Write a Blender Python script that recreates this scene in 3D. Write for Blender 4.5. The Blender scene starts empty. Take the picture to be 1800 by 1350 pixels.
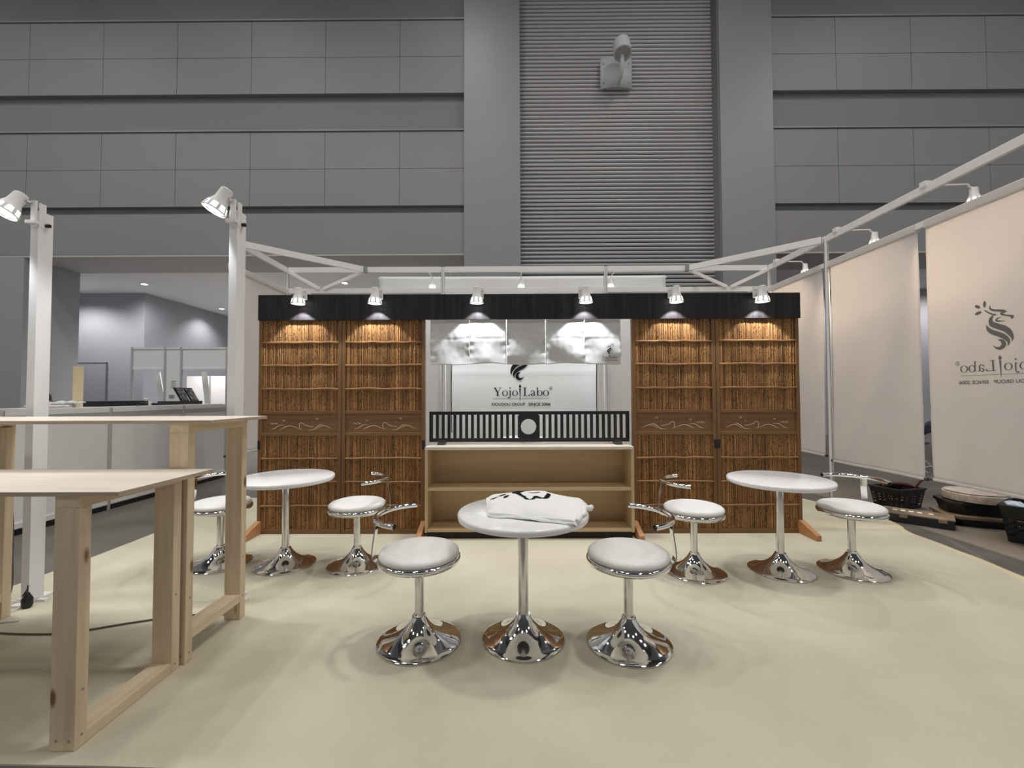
import bpy, bmesh, math, random
from mathutils import Vector, Matrix, noise
random.seed(7)
PI = math.pi
S = bpy.context.scene
COL = S.collection

# ------------------------------------------------------------------ camera, world, big lights, exposure
cam_d = bpy.data.cameras.new('camera')
cam_d.sensor_fit = 'HORIZONTAL'
cam_d.sensor_width = 36.0
cam_d.lens = 36.0 * 754.7 / 1800.0
cam_d.clip_start = 0.05
cam = bpy.data.objects.new('camera', cam_d)
COL.objects.link(cam)
_p, _y, _r = 0.02742, 0.00484, -0.00369
_f = Vector((-math.sin(_y) * math.cos(_p), math.cos(_y) * math.cos(_p), math.sin(_p)))
_rt = Vector((math.cos(_y), math.sin(_y), 0.0))
_up = _rt.cross(_f)
_r2 = _rt * math.cos(_r) + _up * math.sin(_r)
_u2 = -_rt * math.sin(_r) + _up * math.cos(_r)
cam.matrix_world = Matrix(((_r2.x, _u2.x, -_f.x, 0), (_r2.y, _u2.y, -_f.y, 0), (_r2.z, _u2.z, -_f.z, 1.25), (0, 0, 0, 1)))
S.camera = cam

W = bpy.data.worlds.new('hall_air')
S.world = W
W.use_nodes = True
_bg = W.node_tree.nodes['Background']
_bg.inputs[0].default_value = (1.0, 0.99, 1.0, 1)
_bg.inputs[1].default_value = 0.40
S.view_settings.view_transform = 'Standard'
S.view_settings.look = 'None'
S.view_settings.gamma = 1.0
S.view_settings.use_curve_mapping = False
S.view_settings.exposure = 0.10
S.cycles.use_denoising = True
S.cycles.max_bounces = 8
S.cycles.sample_clamp_indirect = 6.0
S.cycles.caustics_reflective = False

def spot(name, loc, target, power, size_deg, blend=0.3, radius=0.05, col=(1, 1, 1), parent=None):
    d = bpy.data.lights.new(name, 'SPOT')
    d.energy = power
    d.spot_size = math.radians(size_deg)
    d.spot_blend = blend
    d.shadow_soft_size = radius
    d.color = col
    o = bpy.data.objects.new(name, d)
    COL.objects.link(o)
    v = Vector(target) - Vector(loc)
    o.rotation_euler = v.to_track_quat('-Z', 'Y').to_euler()
    o.location = loc
    if parent:
        o.parent = parent
    return o

HALLW = (1.0, 0.975, 0.93)
# high-bay downlights of the exhibition hall, far above the frame
for (x, y, p) in ((2.4, 3.7, 900), (-4.2, 3.2, 480)):
    spot('hall_downlight', (x, y, 11.5), (x, y, 0), p, 84, 0.9, 0.35, HALLW)
for x in (-13.5, -7.5, -1.5, 4.5, 10.5):
    for y, p in ((-4.0, 360), (2.0, 420), (5.5, 300)):
        spot('hall_downlight', (x, y, 13.0), (x, y, 0), p, 150, 0.6, 0.5, HALLW)

# ------------------------------------------------------------------ materials
def _nodes(m):
    m.use_nodes = True
    nt = m.node_tree
    return nt, nt.nodes, nt.links, nt.nodes['Principled BSDF']

def mat(name, c1, c2=None, rough=0.5, metal=0.0, scale=(8, 8, 8), detail=4, bump=0.0, bscale=60, lo=0.3, hi=0.7,
        spec=0.5, island=0.0, transl=0.0, knots=None, rough2=None, coat=0.0):
    m = bpy.data.materials.new(name)
    nt, N, L, b = _nodes(m)
    b.inputs['Roughness'].default_value = rough
    b.inputs['Metallic'].default_value = metal
    b.inputs['Specular IOR Level'].default_value = spec
    b.inputs['Coat Weight'].default_value = coat
    b.inputs['Base Color'].default_value = (*c1, 1)
    out = None
    tc = N.new('ShaderNodeTexCoord')
    if c2 is not None:
        mp = N.new('ShaderNodeMapping')
        mp.inputs['Scale'].default_value = scale
        L.new(tc.outputs['Object'], mp.inputs['Vector'])
        nz = N.new('ShaderNodeTexNoise')
        nz.inputs['Scale'].default_value = 1.0
        nz.inputs['Detail'].default_value = detail
        L.new(mp.outputs[0], nz.inputs['Vector'])
        r = N.new('ShaderNodeValToRGB')
        r.color_ramp.elements[0].position = lo
        r.color_ramp.elements[1].position = hi
        r.color_ramp.elements[0].color = (*c1, 1)
        r.color_ramp.elements[1].color = (*c2, 1)
        L.new(nz.outputs['Fac'], r.inputs[0])
        out = r.outputs[0]
        if rough2 is not None:
            mr = N.new('ShaderNodeMapRange')
            mr.inputs[3].default_value = rough
            mr.inputs[4].default_value = rough2
            L.new(nz.outputs['Fac'], mr.inputs[0])
            L.new(mr.outputs[0], b.inputs['Roughness'])
    if knots:
        kc, kscale, kr = knots
        mp2 = N.new('ShaderNodeMapping')
        mp2.inputs['Scale'].default_value = kscale
        L.new(tc.outputs['Object'], mp2.inputs['Vector'])
        vo = N.new('ShaderNodeTexVoronoi')
        vo.inputs['Scale'].default_value = 1.0
        L.new(mp2.outputs[0], vo.inputs['Vector'])
        kr_ = N.new('ShaderNodeMapRange')
        kr_.inputs[1].default_value = kr * 0.5
        kr_.inputs[2].default_value = kr
        kr_.inputs[3].default_value = 1.0
        kr_.inputs[4].default_value = 0.0
        L.new(vo.outputs['Distance'], kr_.inputs[0])
        mx = N.new('ShaderNodeMixRGB')
        mx.inputs[2].default_value = (*kc, 1)
        if out is None:
            mx.inputs[1].default_value = (*c1, 1)
        else:
            L.new(out, mx.inputs[1])
        L.new(kr_.outputs[0], mx.inputs[0])
        out = mx.outputs[0]
    if island:
        g = N.new('ShaderNodeNewGeometry')
        mr = N.new('ShaderNodeMapRange')
        mr.inputs[3].default_value = 1 - island
        mr.inputs[4].default_value = 1 + island
        L.new(g.outputs['Random Per Island'], mr.inputs[0])
        mx = N.new('ShaderNodeMixRGB')
        mx.blend_type = 'MULTIPLY'
        mx.inputs[0].default_value = 1.0
        if out is None:
            mx.inputs[1].default_value = (*c1, 1)
        else:
            L.new(out, mx.inputs[1])
        L.new(mr.outputs[0], mx.inputs[2])
        out = mx.outputs[0]
    if out is not None:
        L.new(out, b.inputs['Base Color'])
    if bump:
        nb = N.new('ShaderNodeTexNoise')
        nb.inputs['Scale'].default_value = bscale
        nb.inputs['Detail'].default_value = 3
        L.new(tc.outputs['Object'], nb.inputs['Vector'])
        bp = N.new('ShaderNodeBump')
        bp.inputs['Strength'].default_value = bump
        bp.inputs['Distance'].default_value = 0.01
        L.new(nb.outputs['Fac'], bp.inputs['Height'])
        L.new(bp.outputs[0], b.inputs['Normal'])
    if transl:
        t = N.new('ShaderNodeBsdfTranslucent')
        if out is not None:
            L.new(out, t.inputs['Color'])
        else:
            t.inputs['Color'].default_value = (*c1, 1)
        ms = N.new('ShaderNodeMixShader')
        ms.inputs[0].default_value = transl
        L.new(b.outputs[0], ms.inputs[1])
        L.new(t.outputs[0], ms.inputs[2])
        L.new(ms.outputs[0], N['Material Output'].inputs['Surface'])
    return m

def emit(name, col, strength):
    m = bpy.data.materials.new(name)
    nt, N, L, b = _nodes(m)
    b.inputs['Base Color'].default_value = (*col, 1)
    b.inputs['Emission Color'].default_value = (*col, 1)
    b.inputs['Emission Strength'].default_value = strength
    return m

M = {}
M['carpet'] = mat('cream_carpet', (0.56, 0.515, 0.395), (0.655, 0.61, 0.485), 0.95, scale=(1.6, 1.6, 1.6), detail=10, bump=0.35, bscale=350, spec=0.1)
M['carpet_edge'] = mat('carpet_edge_tape', (0.62, 0.53, 0.36), (0.68, 0.60, 0.43), 0.8, scale=(3, 3, 3), spec=0.2)
M['concrete'] = mat('hall_concrete', (0.11, 0.097, 0.085), (0.165, 0.148, 0.132), 0.55, scale=(0.9, 2.2, 1), detail=9, bump=0.1, bscale=20, rough2=0.75)
M['wallpanel'] = mat('hall_wall_panel', (0.275, 0.27, 0.273), (0.298, 0.293, 0.296), 0.55, scale=(0.4, 0.4, 0.4), detail=3)
M['wallback'] = mat('hall_wall_core', (0.25, 0.245, 0.247), rough=0.7)
M['pilaster'] = mat('hall_pilaster_paint', (0.295, 0.293, 0.30), (0.315, 0.313, 0.318), 0.42, scale=(0.3, 0.3, 0.3))
M['shutter'] = mat('shutter_metal', (0.53, 0.52, 0.525), (0.56, 0.55, 0.555), 0.4, scale=(0.5, 0.5, 0.5))
M['shutter_dark'] = mat('shutter_gap', (0.10, 0.10, 0.105), rough=0.7)
M['fixture'] = mat('fixture_grey_paint', (0.62, 0.62, 0.62), rough=0.4)
M['alcove'] = mat('alcove_grey_blue_paint', (0.345, 0.345, 0.385), (0.37, 0.37, 0.405), 0.65, scale=(0.4, 0.4, 0.4))
M['pier'] = mat('pier_grey_paint', (0.37, 0.37, 0.39), rough=0.6)
M['soffit'] = mat('soffit_grey', (0.5, 0.495, 0.49), rough=0.7)
M['ceil'] = mat('alcove_ceiling_paint', (0.85, 0.85, 0.85), rough=0.7)
M['chrome'] = mat('chrome', (0.80, 0.80, 0.81), rough=0.07, metal=1.0)
M['chrome_worn'] = mat('chrome_post', (0.66, 0.66, 0.66), (0.80, 0.80, 0.80), 0.12, 1.0, scale=(30, 30, 14), rough2=0.3, lo=0.35, hi=0.6)
M['leather'] = mat('white_leatherette', (0.80, 0.795, 0.775), (0.86, 0.855, 0.84), 0.42, scale=(7, 7, 7), bump=0.25, bscale=130)
M['laminate'] = mat('white_laminate', (0.86, 0.86, 0.875), (0.895, 0.895, 0.905), 0.16, scale=(30, 30, 30), detail=6, coat=0.3)
M['ply'] = mat('birch_ply_x', (0.60, 0.47, 0.32), (0.69, 0.56, 0.40), 0.55, scale=(1.5, 22, 22), detail=6)
M['ply_top'] = mat('ply_top_pale', (0.66, 0.575, 0.475), (0.76, 0.685, 0.59), 0.5, scale=(2.0, 26, 10), detail=6, lo=0.25)
M['ply_edge'] = mat('ply_edge_layers', (0.36, 0.28, 0.20), (0.55, 0.45, 0.34), 0.7, scale=(6, 6, 320), detail=2)
M['shelf_in'] = mat('shelf_board', (0.54, 0.39, 0.215), (0.62, 0.46, 0.27), 0.5, scale=(1.6, 16, 18), detail=6)
M['pine_x'] = mat('pine_grain_along_x', (0.64, 0.505, 0.345), (0.76, 0.63, 0.455), 0.6, scale=(2, 28, 28), detail=5, knots=((0.22, 0.11, 0.04), (3.2, 9, 9), 0.13))
M['pine_y'] = mat('pine_grain_along_y', (0.64, 0.505, 0.345), (0.76, 0.63, 0.455), 0.6, scale=(28, 2, 28), detail=5, knots=((0.22, 0.11, 0.04), (9, 3.2, 9), 0.13))
M['pine_z'] = mat('pine_grain_along_z', (0.62, 0.485, 0.33), (0.745, 0.615, 0.44), 0.6, scale=(28, 28, 1.7), detail=5, knots=((0.22, 0.11, 0.04), (9, 9, 3.4), 0.14))
M['cedar'] = mat('stained_door_wood', (0.155, 0.073, 0.026), (0.21, 0.104, 0.038), 0.5, scale=(25, 25, 2), detail=5)
M['cedar_x'] = mat('stained_rail_wood', (0.165, 0.078, 0.027), (0.23, 0.115, 0.043), 0.5, scale=(2, 25, 25), detail=5)
M['reed'] = mat('bush_clover_reeds', (0.25, 0.112, 0.036), (0.40, 0.205, 0.074), 0.5, scale=(20, 20, 5), detail=4, island=0.5, knots=((0.05, 0.018, 0.006), (75, 10, 36), 0.36))
M['batten'] = mat('reed_batten', (0.24, 0.115, 0.04), (0.36, 0.19, 0.075), 0.5, scale=(10, 40, 40))
M['inlay'] = mat('pierced_pattern', (0.80, 0.66, 0.45), rough=0.6)
M['foot'] = mat('stand_foot_wood', (0.42, 0.20, 0.085), (0.52, 0.265, 0.12), 0.5, scale=(20, 3, 20))
M['blackstain'] = mat('black_stained_board', (0.007, 0.006, 0.007), (0.030, 0.025, 0.027), 0.5, scale=(26, 26, 1.4), detail=6, spec=0.3)
M['black'] = mat('black_lacquer', (0.008, 0.008, 0.009), rough=0.35)
M['darkgrey'] = mat('dark_grey_plastic', (0.05, 0.05, 0.055), rough=0.45)
M['ink'] = mat('black_print', (0.012, 0.012, 0.014), rough=0.8, spec=0.1)
M['ink_grey'] = mat('print_seen_through_cloth', (0.20, 0.19, 0.182), rough=0.9, spec=0.0)
M['cloth'] = mat('white_cotton', (0.80, 0.79, 0.77), (0.84, 0.835, 0.82), 0.75, scale=(4, 4, 4), bump=0.12, bscale=300, spec=0.25)
M['vinyl'] = mat('white_satin_cloth', (0.69, 0.69, 0.695), (0.73, 0.73, 0.73), 0.42, scale=(3, 3, 3), bump=0.06, bscale=40, transl=0.15)
M['banner'] = mat('translucent_banner', (0.88, 0.845, 0.83), (0.91, 0.875, 0.86), 0.45, scale=(2, 2, 2), bump=0.05, bscale=18, transl=0.5)
M['sheet'] = mat('white_sheet', (0.85, 0.85, 0.85), (0.89, 0.89, 0.89), 0.6, scale=(2, 2, 2), transl=0.2)
M['shirt'] = mat('white_shirt_cotton', (0.86, 0.86, 0.845), (0.90, 0.90, 0.89), 0.85, scale=(8, 8, 8), bump=0.2, bscale=220, spec=0.2)
M['alu'] = mat('white_painted_aluminium', (0.80, 0.80, 0.79), (0.84, 0.84, 0.83), 0.38, scale=(3, 3, 3))
M['alu_grey'] = mat('anodised_aluminium', (0.52, 0.52, 0.52), rough=0.35, metal=0.6)
M['joint'] = mat('grey_connector', (0.25, 0.26, 0.26), rough=0.5)
M['postwhite'] = mat('white_painted_post', (0.80, 0.80, 0.805), (0.86, 0.86, 0.86), 0.45, scale=(9, 9, 3))
M['lampwhite'] = mat('lamp_white_enamel', (0.80, 0.80, 0.80), rough=0.35)
M['bulb'] = emit('bulb_glow', (1.0, 0.98, 0.95), 3.5)
M['bulb_warm'] = emit('warm_bulb_glow', (1.0, 0.80, 0.52), 3)
M['downlight'] = emit('downlight_glow', (1.0, 0.96, 0.88), 30)
M['partition'] = mat('grey_white_partition', (0.76, 0.76, 0.75), (0.79, 0.79, 0.78), 0.7, scale=(2, 2, 2))
M['partition_white'] = mat('white_partition', (0.86, 0.86, 0.87), rough=0.5)
M['paper'] = mat('white_paper', (0.82, 0.82, 0.80), rough=0.7)
M['cream'] = mat('cream_board', (0.80, 0.66, 0.42), (0.84, 0.71, 0.47), 0.6, scale=(20, 20, 2))
M['skin'] = mat('skin', (0.56, 0.36, 0.26), rough=0.55)
M['hair'] = mat('black_hair', (0.012, 0.010, 0.010), rough=0.5)
M['denim'] = mat('dark_trousers', (0.03, 0.035, 0.05), rough=0.8)
M['blueseat'] = mat('navy_vinyl', (0.028, 0.036, 0.085), rough=0.45)
M['cable'] = mat('brown_grey_cable', (0.10, 0.085, 0.07), rough=0.5)
M['cable_black'] = mat('black_cable', (0.02, 0.02, 0.02), rough=0.5)
M['cable_white'] = mat('white_cable', (0.70, 0.69, 0.66), rough=0.5)
M['plastic_black'] = mat('black_crate_plastic', (0.010, 0.010, 0.012), rough=0.4)
M['case_lid'] = mat('brown_case_lid', (0.20, 0.15, 0.10), (0.26, 0.20, 0.14), 0.35, scale=(6, 6, 6))
M['maroon'] = mat('dark_red_handle', (0.09, 0.018, 0.015), rough=0.4)
M['coil'] = mat('pale_wrapped_tape', (0.52, 0.44, 0.38), (0.74, 0.67, 0.61), 0.25, scale=(40, 40, 20), coat=0.5)
M['bag_blue'] = mat('pale_blue_plastic', (0.45, 0.60, 0.80), rough=0.35)
M['bag_pink'] = mat('pale_pink_cloth', (0.86, 0.73, 0.66), rough=0.8)
M['screen'] = mat('dark_photo_print', (0.03, 0.03, 0.035), (0.30, 0.28, 0.27), 0.3, scale=(18, 18, 18), lo=0.45, hi=0.62)
M['door'] = mat('grey_door_paint', (0.33, 0.33, 0.38), rough=0.55)
M['line'] = mat('dark_gap_line', (0.14, 0.14, 0.17), rough=0.7)
M['hallceil'] = mat('dark_hall_ceiling', (0.10, 0.10, 0.10), rough=0.8)
M['bouncefloor'] = mat('pale_bounce_slab', (0.34, 0.34, 0.33), (0.38, 0.38, 0.37), 0.5, scale=(1, 1, 1))  # kept pale so the added slab bounces light upward
M['groove'] = mat('panel_joint', (0.25, 0.25, 0.25), rough=0.8)

# ------------------------------------------------------------------ mesh helpers
class MB:
    def __init__(s):
        s.v = []
        s.f = []
    def add(s, vs, fs):
        n = len(s.v)
        s.v += [tuple(v) for v in vs]
        s.f += [tuple(i + n for i in f) for f in fs]
        return s
    def box(s, x0, x1, y0, y1, z0, z1):
        return s.add([(x0, y0, z0), (x1, y0, z0), (x1, y1, z0), (x0, y1, z0), (x0, y0, z1), (x1, y0, z1), (x1, y1, z1), (x0, y1, z1)],
                     [(0, 3, 2, 1), (4, 5, 6, 7), (0, 1, 5, 4), (1, 2, 6, 5), (2, 3, 7, 6), (3, 0, 4, 7)])
    def bar(s, a, b, w, h, up=(0, 0, 1)):
        a = Vector(a); b = Vector(b)
        d = (b - a).normalized()
        u = Vector(up)
        if abs(d.dot(u)) > 0.98:
            u = Vector((0, 1, 0))
        sd = d.cross(u).normalized()
        u = sd.cross(d).normalized()
        vs = []
        for p in (a, b):
            for (i, j) in ((-1, -1), (1, -1), (1, 1), (-1, 1)):
                vs.append(p + sd * (i * w / 2) + u * (j * h / 2))
        return s.add(vs, [(3, 2, 1, 0), (4, 5, 6, 7), (0, 1, 5, 4), (1, 2, 6, 5), (2, 3, 7, 6), (3, 0, 4, 7)])
    def tube(s, pts, r, n=8, cap=True):
        pts = [Vector(p) for p in pts]
        k = len(pts)
        rs = r if isinstance(r, (list, tuple)) else [r] * k
        ref = None
        vs = []
        for i, p in enumerate(pts):
            d = (pts[min(i + 1, k - 1)] - pts[max(i - 1, 0)]).normalized()
            if ref is None:
                ref = Vector((0, 0, 1)) if abs(d.z) < 0.9 else Vector((1, 0, 0))
            a = (ref - d * ref.dot(d)).normalized()
            ref = a
            b = d.cross(a)
            for j in range(n):
                t = 2 * PI * j / n
                vs.append(p + a * (rs[i] * math.cos(t)) + b * (rs[i] * math.sin(t)))
        fs = []
        for i in range(k - 1):
            for j in range(n):
                fs.append((i * n + j, i * n + (j + 1) % n, (i + 1) * n + (j + 1) % n, (i + 1) * n + j))
        if cap:
            fs.append(tuple(range(n - 1, -1, -1)))
            fs.append(tuple((k - 1) * n + j for j in range(n)))
        return s.add(vs, fs)
    def lathe(s, prof, n=32, c=(0, 0, 0), close=False):
        vs = []
        for (r, z) in prof:
            for j in range(n):
                t = 2 * PI * j / n
                vs.append((c[0] + r * math.cos(t), c[1] + r * math.sin(t), c[2] + z))
        fs = []
        k = len(prof)
        for i in range(k - 1 + (1 if close else 0)):
            i2 = (i + 1) % k
            for j in range(n):
                fs.append((i * n + j, i * n + (j + 1) % n, i2 * n + (j + 1) % n, i2 * n + j))
        if not close:
            if prof[0][0] > 1e-6:
                fs.append(tuple(range(n - 1, -1, -1)))
            if prof[-1][0] > 1e-6:
                fs.append(tuple((k - 1) * n + j for j in range(n)))
        return s.add(vs, fs)
    def grid(s, fn, nu, nv):
        vs = [fn(i / nu, j / nv) for j in range(nv + 1) for i in range(nu + 1)]
        fs = []
        for j in range(nv):
            for i in range(nu):
                a = j * (nu + 1) + i
                fs.append((a, a + 1, a + nu + 2, a + nu + 1))
        return s.add(vs, fs)
    def prism(s, poly, axis, a0, a1):
        def P(p, t):
            return {'x': (t, p[0], p[1]), 'y': (p[0], t, p[1]), 'z': (p[0], p[1], t)}[axis]
        n = len(poly)
        vs = [P(p, a0) for p in poly] + [P(p, a1) for p in poly]
        fs = [tuple(range(n - 1, -1, -1)), tuple(range(n, 2 * n))] + [(i, (i + 1) % n, n + (i + 1) % n, n + i) for i in range(n)]
        return s.add(vs, fs)
    def map(s, fn):
        s.v = [tuple(fn(*v)) for v in s.v]
        return s
    def build(s, name, m, parent=None, smooth=None, bevel=0.0, org=None, thick=0.0, fixn=True):
        me = bpy.data.meshes.new(name)
        o0 = Vector(org) if org is not None else (Vector(parent['_o']) if parent is not None and '_o' in parent else Vector((0, 0, 0)))
        me.from_pydata([Vector(v) - o0 for v in s.v], [], s.f)
        if fixn:
            bm = bmesh.new()
            bm.from_mesh(me)
            bmesh.ops.recalc_face_normals(bm, faces=bm.faces)
            bm.to_mesh(me)
            bm.free()
        me.materials.append(m)
        if smooth is not None:
            me.polygons.foreach_set('use_smooth', [True] * len(me.polygons))
            me.set_sharp_from_angle(angle=math.radians(smooth))
        o = bpy.data.objects.new(name, me)
        COL.objects.link(o)
        if parent is not None:
            o.parent = parent
            if '_o' in parent:
                o['_o'] = parent['_o']
        elif org is not None:
            o.location = org
            o['_o'] = tuple(org)
        else:
            o['_o'] = (0, 0, 0)
        if thick:
            md = o.modifiers.new('solid', 'SOLIDIFY')
            md.thickness = thick
            md.offset = 0
        if bevel:
            md = o.modifiers.new('bevel', 'BEVEL')
            md.width = bevel
            md.segments = 2
            md.limit_method = 'ANGLE'
        return o

def box(*a):
    return MB().box(*a)

def thing(name, label, cat, loc=(0, 0, 0), group=None):
    o = bpy.data.objects.new(name, None)
    o.empty_display_size = 0.1
    COL.objects.link(o)
    o.location = loc
    o['_o'] = tuple(loc)
    return tag(o, label, cat, group)

def tag(o, label=None, cat=None, group=None, kind=None):
    if label: o['label'] = label
    if cat: o['category'] = cat
    if group: o['group'] = group
    if kind: o['kind'] = kind
    return o

def struct(o, label=None, cat=None):
    return tag(o, label, cat, None, 'structure')

def copy_tree(o, parent=None):
    c = o.copy()
    COL.objects.link(c)
    c.parent = parent
    for ch in list(o.children):
        copy_tree(ch, c)
    return c

def share(proto, name, parent, loc):
    o = bpy.data.objects.new(name, proto.data)
    COL.objects.link(o)
    o.parent = parent
    o.location = loc
    return o

def crom(pts, n=6):
    out = []
    k = len(pts)
    for i in range(k - 1):
        p0 = pts[max(i - 1, 0)]; p1 = pts[i]; p2 = pts[i + 1]; p3 = pts[min(i + 2, k - 1)]
        for j in range(n):
            t = j / n
            out.append(tuple(0.5 * (2 * b + (c - a) * t + (2 * a - 5 * b + 4 * c - d) * t * t + (-a + 3 * b - 3 * c + d) * t ** 3)
                             for a, b, c, d in zip(p0, p1, p2, p3)))
    out.append(tuple(pts[-1]))
    return out

# flat 2-D ink shapes (x, y) collected in an MB with z = 0
def rib(mb, pts, n=6, smooth=True):
    P = crom(pts, n) if smooth else pts
    L, Rr = [], []
    k = len(P)
    for i, p in enumerate(P):
        a = P[max(i - 1, 0)]; b = P[min(i + 1, k - 1)]
        dx, dy = b[0] - a[0], b[1] - a[1]
        l = math.hypot(dx, dy) or 1
        nx, ny = -dy / l, dx / l
        w = max(p[2], 0.01) / 2
        L.append((p[0] + nx * w, p[1] + ny * w, 0)); Rr.append((p[0] - nx * w, p[1] - ny * w, 0))
    mb.add(L + Rr, [(i, i + 1, k + i + 1, k + i) for i in range(k - 1)])

def disc(mb, cx, cy, rx, ry, rot=0, n=14):
    c, s_ = math.cos(rot), math.sin(rot)
    vs = [(cx, cy, 0)]
    for i in range(n):
        t = 2 * PI * i / n
        x, y = rx * math.cos(t), ry * math.sin(t)
        vs.append((cx + x * c - y * s_, cy + x * s_ + y * c, 0))
    mb.add(vs, [(0, 1 + i, 1 + (i + 1) % n) for i in range(n)])

def ring2(mb, cx, cy, rx, ry, ix, iy, n=28):
    vs = []
    for i in range(n):
        t = 2 * PI * i / n
        vs += [(cx + rx * math.cos(t), cy + ry * math.sin(t), 0), (cx + ix * math.cos(t), cy + iy * math.sin(t), 0)]
    mb.add(vs, [(2 * i, 2 * ((i + 1) % n), 2 * ((i + 1) % n) + 1, 2 * i + 1) for i in range(n)])

def text2(mb, s, x0, x1, y0, y1, bold=0.0):
    cu = bpy.data.curves.new('txt', 'FONT')
    cu.body = s
    cu.offset = bold
    ob = bpy.data.objects.new('txt', cu)
    COL.objects.link(ob)
    dg = bpy.context.evaluated_depsgraph_get()
    me = bpy.data.meshes.new_from_object(ob.evaluated_get(dg))
    vs = [v.co.copy() for v in me.vertices]
    fs = [tuple(p.vertices) for p in me.polygons]
    bpy.data.objects.remove(ob)
    bpy.data.meshes.remove(me)
    ax = min(v.x for v in vs); bx = max(v.x for v in vs); ay = min(v.y for v in vs); by = max(v.y for v in vs)
    mb.add([(x0 + (v.x - ax) / (bx - ax) * (x1 - x0), y0 + (v.y - ay) / (by - ay) * (y1 - y0), 0) for v in vs], fs)

# the logo, in its own units: baseline y = 0, pen stroke at x = 0, capital height 163
def logo_emblem():
    mb = MB()
    raw = MB()
    for p in ([(440, 255, 10), (465, 268, 15), (510, 300, 18), (560, 325, 20), (600, 331, 6)],
              [(524, 202, 3), (514, 238, 20), (550, 268, 25), (620, 285, 26), (680, 300, 30), (727, 316, 4)],
              [(705, 313, 10), (650, 328, 24), (700, 352, 18), (760, 370, 22), (788, 385, 34), (765, 402, 10)],
              [(655, 367, 3), (605, 378, 16), (588, 398, 24), (625, 412, 16), (698, 421, 4)],
              [(566, 327, 4), (522, 368, 42), (528, 428, 62), (600, 470, 66), (690, 510, 68), (745, 562, 64), (772, 620, 34), (766, 664, 3)],
              [(461, 434, 3), (480, 485, 40), (530, 530, 54), (620, 570, 58), (690, 612, 56), (726, 662, 38), (714, 716, 3)],
              [(598, 627, 3), (650, 650, 40), (666, 695, 58), (625, 732, 40), (570, 724, 20), (534, 690, 3)]):
        rib(raw, p)
    disc(raw, 355, 195, 40, 20, 0.5)
    disc(raw, 447, 180, 19, 40, 0.05)
    disc(raw, 360, 275, 46, 20, -0.2)
    mb.add(raw.v, raw.f)
    mb.map(lambda x, y, z: (-20 - (x - 630) * 1.062, 318 + (745 - y) * 1.264, 0))
    return mb

def logo_letters(fine=True):
    mb = MB()
    def st(*p): rib(mb, list(p), smooth=False)
    X = 835.0; B = 853.0
    raw = []
    st((335, 690, 26), (396, 785, 24)); st((447, 690, 8), (396, 785, 10)); st((393, 775, 25), (393, 853, 25))
    st((312, 693, 8), (368, 693, 8)); st((415, 693, 8), (474, 693, 8)); st((358, 850, 8), (428, 850, 8))
    ring2(mb, 537, 800, 56, 56, 35, 50)
    disc(mb, 638, 700, 13, 13); rib(mb, [(640, 745, 20), (640, 840, 20), (632, 882, 14), (604, 886, 18), (594, 880, 8)]); st((612, 752, 7), (644, 748, 7))
    ring2(mb, 735, 800, 56, 56, 35, 50)
    mb.add([(835, 622, 0), (860, 665, 0), (845, 695, 0), (825, 695, 0), (810, 665, 0)], [(0, 1, 2, 3, 4)])
    st((835, 702, 30), (835, 800, 18), (835, 900, 12), (835, 965, 2))
    st((930, 690, 25), (930, 853, 25)); st((893, 693, 8), (968, 693, 8)); st((893, 850, 8), (1024, 850, 8)); mb.add([(1024, 854, 0), (1000, 846, 0), (1036, 808, 0)], [(0, 1, 2)])
    rib(mb, [(1056, 782, 16), (1064, 756, 12), (1092, 748, 10), (1114, 765, 18), (1116, 800, 20), (1116, 838, 20), (1142, 850, 6)])
    rib(mb, [(1112, 795, 6), (1072, 812, 14), (1058, 832, 22), (1080, 853, 14), (1114, 836, 6)])
    st((1180, 688, 20), (1180, 852, 16)); st((1154, 696, 6), (1184, 690, 8)); ring2(mb, 1226, 800, 54, 56, 32, 49)
    ring2(mb, 1345, 800, 60, 57, 38, 50)
    ring2(mb, 1443, 703, 33, 33, 27, 27)
    st((300, 910, 6), (1395, 910, 6))
    mb.map(lambda x, y, z: (x - X, B - y, 0))
    if fine:
        text2(mb, 'R', 1430 - X, 1458 - X, B - 722, B - 686, 0.01)
    text2(mb, 'KIOUDOU GROUP', 275 - X, 935 - X, B - 1045, B - 990, 0.02)
    text2(mb, 'SINCE 2006', 1000 - X, 1435 - X, B - 1047, B - 990, 0.025)
    return mb

# ------------------------------------------------------------------ THE HALL
floor = struct(box(-24, 24, -6, 26, -0.1, 0.0).build('floor', M['concrete']), 'grey brown polished concrete floor of the exhibition hall', 'floor')

struct(box(-24, 24, -32, 10.9, 14.4, 14.6).build('ceiling_hall', M['hallceil']), 'dark high ceiling of the exhibition hall', 'ceiling')

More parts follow.
